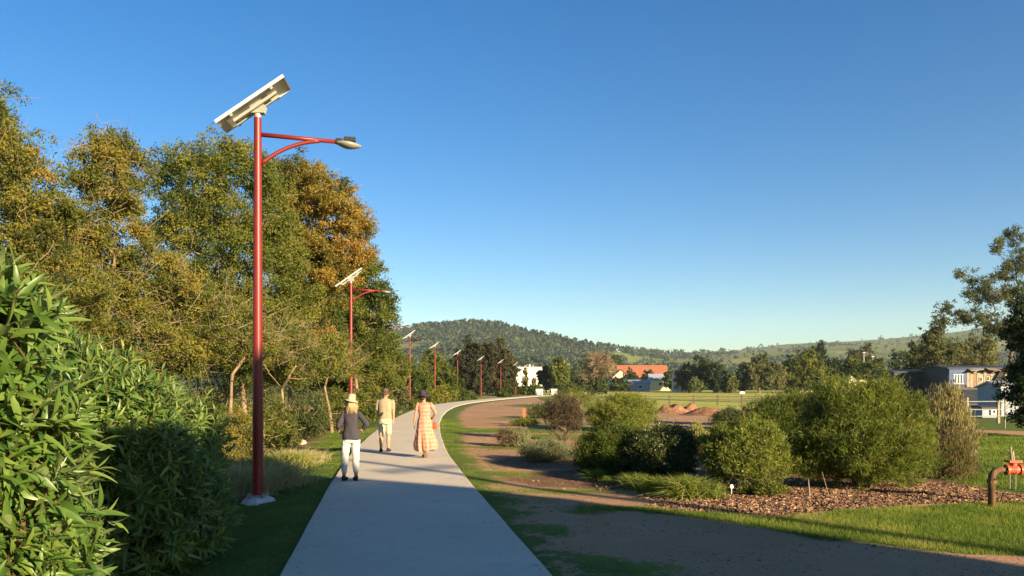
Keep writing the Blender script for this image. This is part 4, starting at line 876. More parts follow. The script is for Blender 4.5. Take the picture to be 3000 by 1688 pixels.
# ------------------------------------------------------------------ shrubs of the right bed
def shrub(name, label, px, by, tp, wpx, mat, tint=.5, n=14000, leaf=(.05, .012), cs=.2, stems=5, nt=500, dirty=0, clear=.0, group='shrubs of the mulched bed', up=.25, dd=0, bark='bark_dark', twl=.3, upright=False, tsd=.2, flowers=None, uni=.4):
    d = (CAM_H + .08) * F_PX / (by - HOR) + dd; s = d / F_PX; x = on_ground(px, d); z = float(gz(x, d)); h = CAM_H - (tp - HOR) * s - z; W = wpx * s * .5
    c0 = z + h * clear; hh_ = (h - h * clear)
    fl_ = 0 if clear > .05 else 1
    lobes = [((x, d, c0 + hh_ * (.54 - .14 * fl_)), (W * .86, W * .8, hh_ * (.50 + .1 * fl_)), 1.3), ((x - W * .5, d - W * .1, c0 + hh_ * .40), (W * .55, W * .5, hh_ * .42)), ((x + W * .5, d + W * .1, c0 + hh_ * .40), (W * .55, W * .5, hh_ * .44)), ((x - W * .1, d - W * .45, c0 + hh_ * .36), (W * .6, W * .45, hh_ * .34)), ((x + W * .2, d, c0 + hh_ * .68), (W * .5, W * .5, hh_ * .3))]
    root = thing(name, (x, d, z - .02), label, 'shrub', group)
    CC, PP, ii = crown_points(lobes, cs * .72, n, uni)
    ct = rng.normal(tint, tsd * .8, len(CC)); tv = np.clip(ct[ii] + rng.normal(0, .1, n), 0, 1)
    out = PP - np.array([x, d, z + h * .2]); out /= np.linalg.norm(out, axis=1)[:, None]
    dr = out * .55 + rand_dirs(n) * (.85 if not upright else .35) + np.array([0, 0, .35 if not upright else .9]); dr /= np.linalg.norm(dr, axis=1)[:, None]
    cc_ = np.array([x, d, z + h * .35]); q_ = PP - cc_; dn = q_ / (np.linalg.norm(q_, axis=1)[:, None] + 1e-6)
    bmp_ = fbm(dn[:, 0] * 3 + px, dn[:, 2] * 3 + dn[:, 1] * 2, 1.1, 3, 19) - .5; PP = cc_ + q_ * (1 + .42 * bmp_ + np.where(rng.uniform(size=n) < .06, rng.uniform(0, .16, n), 0))[:, None]
    kk = PP[:, 2] > z + .03; PP, dr, tv, out, n = PP[kk], dr[kk], tv[kk], out[kk], int(kk.sum())
    mb = MB(); mb.quads(leaf_quads(PP, leaf[0] * rng.uniform(.6, 1.35, n), leaf[1] * rng.uniform(.7, 1.2, n), 0, dirs=dr), tv)
    tag(mb.build('foliage', LEAF[mat], root), kind='stuff')
    tb = MB(); sub = CC if len(CC) < 160 else CC[rng.choice(len(CC), 160, replace=False)]
    for s_ in range(stems):
        f_ = np.array([x + rng.normal(0, W * (.18 if stems < 12 else .5)), d + rng.normal(0, W * (.12 if stems < 12 else .4)), z + h * max(.16, clear * .8)]); b0 = np.array([x + rng.normal(0, .04), d + rng.normal(0, .04), z - .05]); tb.tube([b0, (b0 + f_) / 2 + rng.normal(0, .02, 3), f_], np.array([.035, .028, .022]) * (h / 1.6 + .3) * (1 if stems < 12 else .4), 6, cap=False)
        limbs(tb, sub[s_::stems], f_, .02 * (h / 1.6 + .3), rmin=.004, k=4)
    tag(tb.build('stems', M[bark], root), kind='stuff')
    if nt: wb = MB(); twigs(wb, CC, nt, twl, .004, .4); tag(wb.build('twigs', M[bark], root), kind='stuff')
    if flowers: 
        q = MB(); i_ = rng.choice(n, flowers[0]); q.quads(leaf_quads(PP[i_] + out[i_] * .06, flowers[1], flowers[1] * .8, .3)); tag(q.build('flowers', flowers[2], root), kind='stuff')
    return root
M['flower'] = surf('pale_flower', (.5, .5, .36), (.4, .42, .3), 9, .8, .2, 0)
M['flower_g'] = surf('grey_flower_head', (.40, .36, .30), (.26, .23, .19), 9, .8, .2, 0)
shrub('fine_leaved_shrub', 'largest feathery green shrub at the right of the mulched bed', 2530, 1438, 1112, 440, 'fine', .5, 200000, (.095, .0105), .16, 7, 700, clear=.06, up=.4, tsd=.24)
shrub('fine_leaved_shrub', 'feathery shrub behind the left of the largest one', 2330, 1380, 1132, 300, 'fine', .38, 70000, (.10, .012), .18, 5, 200)
shrub('fine_leaved_shrub', 'dark green feathery shrub low between the two big ones', 2230, 1310, 1165, 150, 'fine', .25, 20000, (.11, .02), .24, 4, 80)
shrub('bottlebrush_shrub', 'round shrub with long leaves and a short dark trunk in the middle of the bed', 2185, 1448, 1232, 272, 'fine', .62, 75000, (.085, .014), .13, 2, 200, clear=.14, flowers=(110, .035, M['flower']), dd=.1)
shrub('dark_shrub', 'dark green shrub dotted with grey seed heads left of the round one', 1945, 1402, 1236, 225, 'deep', .75, 38000, (.07, .022), .16, 5, 80, flowers=(420, .04, M['flower_g']), dd=.6)
shrub('dark_shrub', 'dark fine leaved shrub behind the leftmost grass tufts', 1790, 1384, 1232, 230, 'fine', .16, 34000, (.08, .017), .17, 5, 80)
shrub('yellow_tip_shrub', 'small yellow tipped shrub behind the dark shrubs', 2040, 1330, 1228, 60, 'yellow', .8, 5000, (.07, .016), .14, 4, 60, upright=True)
shrub('yellow_tip_shrub', 'bright green shrub tip above the dark fine leaved shrub', 1800, 1335, 1232, 110, 'yellow', .45, 9000, (.07, .014), .16, 4, 60, upright=True)
shrub('olive_shrub', 'wide olive green dome shrub by the bare dirt area', 1822, 1262, 1148, 205, 'fine', .66, 60000, (.11, .021), .22, 5, 60, tsd=.22)
shrub('vase_shrub', 'vase shaped shrub with bare dark stems and a leafy top', 1652, 1290, 1160, 122, 'dusky', .45, 6000, (.07, .025), .17, 20, 900, clear=.3, twl=.45, group=None)
shrub('yellow_tip_shrub', 'pale yellow green leafy shrub right behind the vase shaped one', 1676, 1262, 1150, 70, 'yellow', .8, 6000, (.09, .03), .22, 4, 60, dd=3)
shrub('silver_shrub', 'low silvery green mound left of the dark shrubs', 1603, 1350, 1284, 160, 'silver', .5, 14000, (.05, .014), .14, 4, 150, upright=True)
shrub('silver_shrub', 'small pale green tufted shrub beside the brown one', 1530, 1308, 1250, 56, 'silver', .75, 5000, (.06, .016), .14, 4, 60, upright=True)
shrub('brown_shrub', 'small dried brown shrub at the left end of the bed', 1483, 1308, 1256, 56, 'dusky', .6, 5000, (.05, .014), .14, 5, 500, group=None, bark='bark')
shrub('straw_shrub', 'straw coloured feathery shrub right of the largest green one', 2768, 1388, 1128, 185, 'straw', .45, 17000, (.12, .018), .2, 9, 300, upright=True, bark='bark', group=None, tsd=.3)
shrub('straw_shrub', 'low grey brown part of the straw coloured shrubs near the stone', 2790, 1400, 1262, 150, 'straw', .15, 9000, (.09, .014), .2, 6, 700, upright=True, group=None)
shrub('low_shrub', 'low green leafy plant under the round shrub', 2240, 1462, 1408, 150, 'green', .6, 5000, (.06, .022), .13, 5, 40, up=.3)
shrub('dark_shrub', 'dark green weeds behind the red soil heaps', 2130, 1262, 1192, 110, 'deep', .5, 7000, (.09, .03), .3, 5, 60, dd=2)
shrub('low_shrub', 'low green weed patch beside the orange marker post', 1535, 1248, 1224, 90, 'green', .75, 4000, (.07, .03), .2, 4, 20, group='weeds on the bare dirt area')
shrub('low_shrub', 'dark green weeds in the shade left of the vase shaped shrub', 1590, 1228, 1178, 110, 'green', .35, 5000, (.09, .035), .25, 4, 20, group='weeds on the bare dirt area', dd=2)
shrub('low_shrub', 'green weeds behind the olive dome shrub', 1700, 1195, 1150, 120, 'yellow', .5, 6000, (.12, .04), .35, 4, 60, group='weeds on the bare dirt area')
shrub('low_shrub', 'leafy weeds along the far path end', 1668, 1170, 1140, 110, 'green', .6, 4000, (.2, .08), .5, 4, 20, group='weeds on the bare dirt area')
def blades(mb, C, dirs, L, W, tint, bend=.5):
    n = len(C); L = np.broadcast_to(L, (n,)); s = np.cross(dirs, rand_dirs(n)); s /= np.linalg.norm(s, axis=1)[:, None] + 1e-9; hz = dirs * [1, 1, 0]
    P1 = C + dirs * L[:, None] * .5; P2 = C + dirs * L[:, None] + hz * (L * bend * .5)[:, None] - np.array([0, 0, 1]) * (L * bend * .35)[:, None]
    w = np.broadcast_to(W, (n,))[:, None]
    mb.quads(np.stack([C - s * w * .5, C + s * w * .5, P1 + s * w * .45, P1 - s * w * .45], 1), tint); mb.quads(np.stack([P1 - s * w * .45, P1 + s * w * .45, P2], 1), tint)
LEAF['grass'] = leafy('lawn_grass', [(0, (.05, .085, .014)), (.5, (.11, .165, .024)), (.8, (.20, .24, .04)), (1, (.34, .30, .11))], trans=.4)
def tuft(label, px, by, h, spread, n, tint, name='grass_tuft', group='strappy grass tufts in the bed', mat='grass'):
    d = (CAM_H + .06) * F_PX / (by - HOR); x = on_ground(px, d); z = float(gz(x, d)); root = thing(name, (x, d, z), label, 'grass tuft', group)
    C = np.array([x, d, z]) + rng.normal(0, spread * .16, (n, 3)) * [1, 1, 0]; dr = rng.normal(0, .42, (n, 3)) + [0, 0, 1.0]; dr /= np.linalg.norm(dr, axis=1)[:, None]
    mb = MB(); blades(mb, C, dr, h * rng.uniform(.6, 1.2, n), .012, np.clip(rng.normal(tint, .2, n), 0, 1), .9); tag(mb.build('blades', LEAF[mat], root), kind='stuff')
for lb, px, by, h, sp, n, ti in (('arching yellow green grass tuft at the left end of the bed', 1865, 1430, .42, .5, 900, .7), ('dull grass tuft in front of the dark shrub', 1915, 1444, .42, .5, 900, .55), ('tall green grass tuft left of the round shrub', 2010, 1462, .52, .7, 1600, .75), ('grass tuft at the foot of the round shrub', 2075, 1464, .34, .6, 900, .6), ('small grass tuft with a thin upright stalk', 1745, 1405, .35, .4, 350, .5),
                                ('grass tuft left of the first one by the dark shrubs', 1795, 1415, .25, .5, 350, .6)):
    tuft(lb, px, by, h, sp, n, ti)
for k_, (px, by, h, n, ti, lb) in enumerate(((800, 1400, .8, 1500, .85, 'pale dry grass clump right of the nearest lamp post'), (690, 1420, .85, 1500, .9, 'dry grass clump left of the lamp footing'), (745, 1390, .9, 1500, .8, 'dry grass clump behind the nearest lamp post'), (640, 1400, .9, 1300, .8, 'dry grass clump beside the shaded bush'),
                                            (880, 1330, .6, 1200, .95, 'golden grass clump left of the woman with the straw hat'), (840, 1345, .7, 1300, .9, 'golden grass clump among the slender trunks'))):
    tuft(lb, px, by + 22, h, 1.6, n, ti, group='dry grass clumps at the left', mat='straw' if k_ in (0, 1, 4) else 'grass')

# ------------------------------------------------------------------ mulch chips, grass, clods
def scatter_grass(name, label, box, n, fn, h, w, tint):
    x = rng.uniform(box[0], box[1], n); y = rng.uniform(box[2], box[3], n); k = fn(x, y); x, y = x[k], y[k]; m_ = len(x)
    C = np.stack([x, y, gz(x, y) - .01], -1); dr = rng.normal(0, .35, (m_, 3)) + [0, 0, 1]; dr /= np.linalg.norm(dr, axis=1)[:, None]
    t = np.clip(tint + .9 * (fbm(x, y, .9, 3, 31) - .5) + rng.normal(0, .12, m_), 0, 1); mb = MB(); s = np.cross(dr, rand_dirs(m_)); s /= np.linalg.norm(s, axis=1)[:, None]
    L = (h * rng.uniform(.5, 1.2, m_))[:, None]; ww = w * (1 + .05 * np.clip(y - 10, 0, 40))[:, None]
    mb.quads(np.stack([C - s * ww, C + s * ww, C + dr * L], 1), t); return tag(mb.build(name, LEAF['grass'], origin=(0, 0, 0)), label, 'grass', kind='stuff')
mq_fn = lambda x, y: masks(x, y)[2]
def gfn(th, ex=None):
    def f(x, y):
        g, dq_, mq_, sq_ = masks(x, y); o = path_off(x, y)
        return (g + (fbm(x, y, .8, 3, 41) - .5) * 1.5 > th) & (abs(o) > HALF - .02 - .05 * (fbm(x, y, .35, 2, 12) > .6)) & (ex(x, y, o) if ex else True)
    return f
scatter_grass('grass', 'thick sunlit lawn strip below the mulched bed at the right', (1, 9.5, 8.0, 14.2), 210000, gfn(.12, lambda x, y, o: (ramp_poly(x, y) > -.15)), .075, .0035, .62)
scatter_grass('grass', 'short green grass verge along the right edge of the path', (-6.5, 3.2, 5.5, 45), 420000, gfn(.15, lambda x, y, o: (o > 0) & (o < HALF + 2.6)), .035, .0035, .5)
scatter_grass('grass', 'dark green grass verge between the path and the nearest lamp post', (-9, -1, 5.5, 36), 330000, gfn(.1, lambda x, y, o: (o < 0) & (o > -HALF - 2.6)), .045, .0035, .42)
scatter_grass('grass', 'sparse weedy grass patches on the bare dirt track', (-1, 9, 5.8, 34), 420000, gfn(-.12, lambda x, y, o: (o > HALF + .8) & (ramp_poly(x, y) < -.1) & (mq_fn(x, y) < .1)), .03, .0035, .45)
scatter_grass('grass', 'rough lawn behind the red pump valve', (7.6, 20, 12.5, 33), 160000, gfn(.1), .09, .006, .55)
n = 16000; x = rng.uniform(1.6, 9.3, n); y = rng.uniform(11.2, 16, n); g, dq_, mq_, sq_ = masks(x, y); k = (mq_ + (fbm(x, y, .6, 3, 51) - .5) * .9 > -.02) & (g + (fbm(x, y, .8, 3, 41) - .5) * 1.2 < .25); x, y = x[k], y[k]; m_ = len(x)
ax_ = rand_dirs(m_) * [1, 1, .35]; ax_ /= np.linalg.norm(ax_, axis=1)[:, None]; by_ = np.cross(ax_, rand_dirs(m_)); by_ /= np.linalg.norm(by_, axis=1)[:, None]; cz_ = np.cross(ax_, by_)
sz_ = np.stack([rng.uniform(.02, .055, m_), rng.uniform(.008, .02, m_), rng.uniform(.003, .007, m_)], -1)
C = np.stack([x, y, gz(x, y) + .008], -1); cor = np.array([[a, b_, c_] for a in (-1, 1) for b_ in (-1, 1) for c_ in (-1, 1)]) * .5 * 1.6
V = C[:, None] + (cor[None, :, 0:1] * (ax_ * sz_[:, :1])[:, None] + cor[None, :, 1:2] * (by_ * sz_[:, 1:2])[:, None] + cor[None, :, 2:3] * (cz_ * sz_[:, 2:3])[:, None])
Fb = np.array([[0, 1, 3, 2], [4, 6, 7, 5], [0, 4, 5, 1], [2, 3, 7, 6], [0, 2, 6, 4], [1, 5, 7, 3]]); mb = MB(); mb.add(V.reshape(-1, 3), (Fb[None] + (np.arange(m_) * 8)[:, None, None]).reshape(-1, 4), np.repeat(rng.uniform(0, 1, m_), 8))
LEAF['chip'] = leafy('bark_chip', [(0, (.07, .038, .025)), (.5, (.17, .095, .055)), (1, (.34, .22, .13))], trans=0.0, rough=.9)
tag(mb.build('mulch_chips', LEAF['chip'], origin=(0, 0, 0)), 'reddish brown bark chips covering the shrub bed', 'mulch', kind='stuff')
# gravel and clods on the dirt track
n = 22000; x = rng.uniform(-1, 9, n); y = rng.uniform(6, 30, n) ; g, dq_, mq_, sq_ = masks(x, y); k = (g < .1) & (path_off(x, y) > HALF + .1) & (fbm(x, y, .7, 2, 77) > .38); x, y = x[k], y[k]; m_ = len(x)
r_ = rng.uniform(.004, .015, m_) * (1 + 1.3 * (rng.uniform(size=m_) > .97)); oc = np.array([[1, 0, 0], [0, 1, 0], [-1, 0, 0], [0, -1, 0], [0, 0, .7], [0, 0, -.7]])
V = np.stack([x, y, gz(x, y) + .002], -1)[:, None] + oc[None] * r_[:, None, None] * rng.uniform(.7, 1.3, (m_, 6, 1)); Fb = np.array([[0, 1, 4], [1, 2, 4], [2, 3, 4], [3, 0, 4]])
mb = MB(); mb.add(V.reshape(-1, 3), (Fb[None] + (np.arange(m_) * 6)[:, None, None]).reshape(-1, 3), np.repeat(rng.uniform(.2, 1, m_), 6)); tag(mb.build('gravel', LEAF['chip'], origin=(0, 0, 0)), 'small stones and clods on the bare dirt track', 'gravel', kind='stuff')

# fallen leaves on the path edges and verges
n = 420; y = rng.uniform(6.5, 40, n); sd = np.where(rng.uniform(size=n) < .5, -1, 1); o = sd * (HALF - np.abs(rng.normal(0, .22, n))); x = np.interp(y, _yy, _px) + o
C = np.stack([x, y, np.full(n, .008)], -1); mb = MB(); fd = rand_dirs(n) * [1, 1, .12]; fd /= np.linalg.norm(fd, axis=1)[:, None]; sdv = np.cross(fd, [0, 0, 1.0]); L = rng.uniform(.01, .03, n)[:, None]
mb.quads(np.stack([C - fd * L, C + sdv * L * .35 + [0, 0, .004], C + fd * L + [0, 0, .004], C - sdv * L * .35], 1), rng.uniform(0, .8, n)); tag(mb.build('leaf_litter', LEAF['chip'], origin=(0, 0, 0)), 'small fallen leaves and bark bits lying along the path edges', 'leaf litter', kind='stuff')

# ------------------------------------------------------------------ small things on the right
def rock(name, label, px, by, r, mat, cat='stone'):
    d = (CAM_H + .05) * F_PX / (by - HOR); x = on_ground(px, d); z = float(gz(x, d)); q = MB()
    q.lathe([(0.01, -.3 * r), (.8 * r, -.1 * r), (r, .3 * r), (.75 * r, .7 * r), (.3 * r, .85 * r), (.01, .86 * r)], (x, d, z), 9, fn=lambda V, an: V * (1 + .18 * np.sin(an * 3 + V[..., 2:3].mean(1)))[..., None]); return tag(q.build(name, mat, origin=(x, d, z)), label, cat)
rock('stone', 'pale orange stone on the mulch right of the shrubs', 2795, 1393, .085, surf('pale_stone', (.5, .36, .2), (.4, .29, .17), 9, .9, .1, .3))
rock('stone', 'pale stone by the tree trunks left of the woman', 884, 1290, .17, surf('buff_stone', (.5, .4, .26), (.4, .3, .2), 9, .9, .1, .3))  # buff stone colour with slight random mottling
rock('stone', 'whitish stone in front of the straw coloured shrub', 2856, 1322, .09, M['footing'])
d = 12.6; x = on_ground(2143, d + 1.0); d += 1.0; z = float(gz(x, d)); r = thing('garden_marker', (x, d, z), 'small white marker on a short stake at the front of the bed', 'marker')
q = MB(); q.tube([[0, 0, 0], [0, 0, .14]], .008, 6); q.build('stake', M['white'], r, origin=(0, 0, 0)); q = MB(); q.lathe([(.001, .11), (.032, .12), (.036, .15), (.02, .18), (.001, .185)], k=10, sy=.4); q.build('marker_head', M['white'], r, origin=(0, 0, 0), smooth=True)
for a, b_, lb, ln_ in ((2430, 2408, 'thin bare stake leaning in the mulch', .42), (2372, 2368, 'short grey broken branch standing in the mulch', .3)):
    d = 13.3; x = on_ground(a, d); z = float(gz(x, d)); q = MB(); q.tube([[x, d, z - .03], [x + (b_ - a) * d / F_PX * .5, d, z + ln_ * .5], [x + (b_ - a) * d / F_PX, d, z + ln_]], [.008, .007, .005] if ln_ > .4 else [.02, .015, .008], 6); tag(q.build('stake', M['timber'], origin=(x, d, z)), lb, 'stake')
# orange marker post on the dirt
d = 44; x = on_ground(1536, d); z = float(gz(x, d)); r = thing('marker_post', (x, d, z), 'orange marker post standing on the bare dirt area', 'post'); q = MB(); q.box((0, 0, .32), (.15, .12, .64), axes=[[1, 0, .04], [0, 1, 0], [-.04, 0, 1]]); q.build('post', M['orange_p'], r, origin=(0, 0, 0)); q = MB(); q.box((-.02, 0, .66), (.17, .14, .04)); q.build('cap', M['orange_p'], r, origin=(0, 0, 0))
# pump valve
M['rust'] = surf('rusty_pipe', (.13, .07, .035), (.07, .04, .025), 12, .85, .3, .3, .01, c3=(.24, .14, .06), sc2=6)
M['valve'] = surf('orange_red_valve', (.42, .085, .035), (.34, .065, .03), 9, .5, .4, .1, .004)
d = 12.6; s = d / F_PX; X0 = on_ground(2905, d); z = float(gz(X0, d)); r = thing('pump_valve', (X0, d, z), 'rusty standpipe elbow with an orange red valve body at the right edge', 'valve')
zz = lambda p: CAM_H - (p - HOR) * s - z
ex = (2948 - 2905) * s
q = MB(); an = np.linspace(0, np.pi / 2, 8); pts = [[0, 0, -.1], [0, 0, zz(1405)]] + [[.13 - .13 * math.cos(a), 0, zz(1405) + .15 * math.sin(a)] for a in an] + [[ex, 0, zz(1405) + .152]]; q.tube(pts, .052, 14, sy=1); q.build('elbow_pipe', M['rust'], r, origin=(0, 0, 0), smooth=True)
q = MB(); q.tube([[0.0, 0, zz(1412) - .02], [0.0, 0, zz(1412) + .03]], .068, 14); q.build('pipe_collar', M['rust'], r, origin=(0, 0, 0))
zc = zz(1405) + .152; q = MB(); q.tube([[ex - .01, 0, zc], [ex + .03, 0, zc], [ex + .031, 0, zc], [ex + .13, 0, zc], [ex + .20, 0, zc], [ex + .201, 0, zc], [ex + .24, 0, zc]], [.085, .085, .062, .078, .062, .085, .085], 16); vb = q.build('valve_body', M['valve'], r, origin=(0, 0, 0), smooth=False)
q = MB(); q.tube([[ex + .11, 0, zc + .05], [ex + .11, 0, zc + .12]], .05, 12); q.build('bonnet', M['valve'], vb, origin=(0, 0, 0)); q = MB(); q.box((ex + .11, 0, zc + .135), (.2, .16, .035)); q.build('bonnet_flange', M['valve'], vb, origin=(0, 0, 0))
for bx in (-.02, .26 - .03):
    for a in range(6): q = MB(); q.tube([[ex + bx - .012 + .0, .068 * math.cos(a * 1.047 + .3), zc + .068 * math.sin(a * 1.047 + .3)], [ex + bx + .028, .068 * math.cos(a * 1.047 + .3), zc + .068 * math.sin(a * 1.047 + .3)]], .009, 5); q.build('bolt', M['rust'], vb, origin=(0, 0, 0))
q = MB(); q.tube([[ex + .09, 0, zc + .15], [ex + .065, 0, zc + .36]], .017, 8); q.build('spindle', M['timber_l'], r, origin=(0, 0, 0)); q = MB(); q.tube([[ex + .14, .03, zc + .15], [ex + .13, .03, zc + .29]], .009, 6); q.build('rod', M['galv'], r, origin=(0, 0, 0))
q = MB(); q.tube([[ex + .24, 0, zc], [ex + .9, 0, zc]], .052, 14); q.build('outlet_pipe', M['timber'], r, origin=(0, 0, 0), smooth=True); q = MB(); q.lathe([(.001, .09), (.06, .085), (.085, .05), (.08, 0)], (ex + .40, 0, zc + .04), 12); q.build('cap', M['white'], r, origin=(0, 0, 0), smooth=True)
for a in (.06, .15): q = MB(); q.tube([[ex + a, 0, zc - .06], [ex + a, 0, zc - .3]], .007, 5); q.build('drain_rod', M['galv'], r, origin=(0, 0, 0))
q = MB(); q.box((ex + .55, 0, zc * .45), (.1, .1, zc * .9)); q.build('support', M['timber'], r, origin=(0, 0, 0))
# ------------------------------------------------------------------ people
M['skin'] = surf('skin', (.42, .22, .13), (.38, .19, .11), 20, .55, .35, 0)
def ev(o, smooth=True, mat=None):
    dg = bpy.context.evaluated_depsgraph_get(); me = bpy.data.meshes.new_from_object(o.evaluated_get(dg)); o.modifiers.clear(); o.data = me
    me.polygons.foreach_set('use_smooth', np.full(len(me.polygons), smooth))
    if mat is not None: me.materials.clear(); me.materials.append(mat)
    return o
def remesh(mb, name, mat, parent, vox, sm=4):
    o = mb.build(name, mat, parent, origin=(0, 0, 0)); m = o.modifiers.new('r', 'REMESH'); m.mode = 'VOXEL'; m.voxel_size = vox
    s = o.modifiers.new('s', 'SMOOTH'); s.factor = .5; s.iterations = sm; return ev(o, True, mat)
def ell(mb, c, r, k=16, m_=10, rot=None):
    t = np.linspace(-np.pi / 2, np.pi / 2, m_); V0 = mb.n
    pr = np.stack([np.cos(t).clip(.02), np.sin(t)], -1); an = np.linspace(0, 2 * np.pi, k, endpoint=False)
    V = np.zeros((m_, k, 3)); V[..., 0] = pr[:, :1] * np.cos(an) * r[0]; V[..., 1] = pr[:, :1] * np.sin(an) * r[1]; V[..., 2] = pr[:, 1:] * r[2]
    if rot is not None: V = V @ np.array(rot.transposed())
    i_ = np.arange(m_ - 1)[:, None] * k; j = np.arange(k)[None]; a = i_ + j; b_ = i_ + (j + 1) % k
    mb.add(V.reshape(-1, 3) + np.array(c), np.stack([a, b_, b_ + k, a + k], -1).reshape(-1, 4))
    mb.f.append(np.array([[V0 + q for q in range(k)][::-1]])); mb.f.append(np.array([[mb.n - k + q for q in range(k)]])); mb.mi += [np.zeros(1), np.zeros(1)]
def limb(mb, pts, rad, k=12):
    pts = np.array(pts, float); rad = np.array(rad, float); t = np.linspace(0, 1, len(pts)); tt_ = np.linspace(0, 1, (len(pts) - 1) * 5 + 1)
    P2 = np.stack([np.interp(tt_, t, pts[:, i_]) for i_ in range(3)], -1); r2 = np.interp(tt_, t, rad)
    for _ in range(2): P2[1:-1] = (P2[:-2] + 2 * P2[1:-1] + P2[2:]) / 4
    mb.tube(P2, r2, k); 
    for p_, r_ in ((P2[0], r2[0]), (P2[-1], r2[-1])): ell(mb, p_, (r_ * .98,) * 3, 10, 7)
def torso(mb, rows, k=24, dx=0):
    """rows: (z, half width x, half depth y, cx, cy)"""
    an = np.linspace(0, 2 * np.pi, k, endpoint=False); V0 = mb.n
    V = np.array([[[cx + hx * np.sign(np.cos(a)) * abs(np.cos(a)) ** .85, cy + hy * np.sin(a), z] for a in an] for z, hx, hy, cx, cy in rows])
    m_ = len(rows); i_ = np.arange(m_ - 1)[:, None] * k; j = np.arange(k)[None]; a = i_ + j; b_ = i_ + (j + 1) % k
    mb.add(V.reshape(-1, 3), np.stack([a, b_, b_ + k, a + k], -1).reshape(-1, 4)); mb.f.append(np.array([[V0 + q for q in range(k)][::-1]])); mb.f.append(np.array([[mb.n - k + q for q in range(k)]])); mb.mi += [np.zeros(1), np.zeros(1)]
def hand(mb, w, dirv, palm_n, sc=1.0, curl=.5):
    """hand at wrist w pointing along dirv; palm_n is the palm normal"""
    d = np.array(dirv, float); d /= np.linalg.norm(d); n_ = np.array(palm_n, float); n_ -= d * n_.dot(d); n_ /= np.linalg.norm(n_); s = np.cross(d, n_)
    w = np.array(w, float)
    for q in (-.026, -.009, .009, .026): limb(mb, [w + s * q * .6 * sc, w + (d * .05 + s * q) * sc, w + (d * .088 + s * q * 1.05) * sc], [.018 * sc, .017 * sc, .012 * sc], 8)
    for q, l_ in ((-.031, .062), (-.010, .078), (.011, .072), (.031, .056)):
        p0 = w + (d * .088 + s * q) * sc; d1 = d * math.cos(curl * .5) + n_ * math.sin(curl * .5); d2 = d * math.cos(curl * 1.4) + n_ * math.sin(curl * 1.4)
        limb(mb, [p0, p0 + d1 * l_ * .5 * sc, p0 + (d1 * .5 + d2 * .5) * l_ * sc], [.0095 * sc, .0088 * sc, .007 * sc], 7)
    p0 = w + (d * .03 - s * .03) * sc; dt = d * .75 - s * .55 + n_ * .35; dt /= np.linalg.norm(dt); limb(mb, [p0, p0 + dt * .035 * sc, p0 + (dt * .5 + d * .5) * .068 * sc], [.013 * sc, .011 * sc, .008 * sc], 7)
def head(mb, c, yaw, pitch=0.0, s=1.0):
    """head centre c, facing +y rotated by yaw"""
    Rm = Matrix.Rotation(yaw, 3, 'Z') @ Matrix.Rotation(pitch, 3, 'X'); T = lambda v: np.array(Rm @ Vector(v)) * s + np.array(c)
    ell(mb, c, (.075 * s, .095 * s, .115 * s), 20, 14, Rm); ell(mb, T((0, .028, -.05)), (.056 * s, .062 * s, .066 * s), 14, 10, Rm)
    limb(mb, [T((0, .088, .015)), T((0, .108, -.022)), T((0, .094, -.03))], [.010 * s, .014 * s, .012 * s], 8)
    for q in (-1, 1):
        ell(mb, T((q * .077, -.005, -.01)), (.012 * s, .020 * s, .032 * s), 10, 8, Rm); ell(mb, T((q * .03, .083, .022)), (.017 * s, .010 * s, .008 * s), 8, 6, Rm); ell(mb, T((q * .03, .078, .008)), (.013 * s, .012 * s, .009 * s), 8, 6, Rm)
    ell(mb, T((0, .090, -.058)), (.024 * s, .010 * s, .006 * s), 8, 6, Rm); ell(mb, T((0, .088, -.069)), (.020 * s, .010 * s, .007 * s), 8, 6, Rm)
def foot(mb, an, yaw, sc=1.0, r=.038, toes=True, pitch=0.0):
    Rm = Matrix.Rotation(yaw, 3, 'Z') @ Matrix.Rotation(pitch, 3, 'X'); an = np.array(an, float); T = lambda v: an + np.array(Rm @ Vector(v)) * sc
    limb(mb, [T((0, -.05, -.055)), T((0, .05, -.045)), T((0, .15, -.062))], [.033 * sc, .036 * sc, .026 * sc], 10)
    if toes:
        for q in range(5): limb(mb, [T((-.03 + q * .015, .15, -.066)), T((-.034 + q * .017, .195 - .008 * q, -.07))], [.011 * sc, .008 * sc], 6)
def shoe(name, parent, an, yaw, mat, sole, sc=1.0, pitch=0.0, high=.0):
    an = np.array(an, float); Rm = Matrix.Rotation(yaw, 3, 'Z') @ Matrix.Rotation(pitch, 3, 'X'); T = lambda v: an + np.array(Rm @ Vector(v)) * sc
    q = MB(); ell(q, T((0, -.035, -.04)), (.043 * sc, .058 * sc, .052 * sc), 14, 9, Rm); ell(q, T((0, .06, -.058)), (.045 * sc, .10 * sc, .036 * sc), 14, 9, Rm); ell(q, T((0, .14, -.066)), (.046 * sc, .062 * sc, .027 * sc), 14, 9, Rm)
    o = remesh(q, name, mat, parent, .009, 3); q = MB(); V = []
    for z in (-.099, -.082):
        for a in np.linspace(0, 2 * np.pi, 20, endpoint=False): V.append(T((math.cos(a) * (.044 + .006 * math.sin(a)), .055 + math.sin(a) * .145, z)))
    q.add(V, [[i_, (i_ + 1) % 20, (i_ + 1) % 20 + 20, i_ + 20] for i_ in range(20)]); q.f.append(np.array([list(range(20))])); q.f.append(np.array([list(range(20, 40))])); q.mi += [np.zeros(1)] * 2; q.build('sole', sole, o, origin=(0, 0, 0)); return o
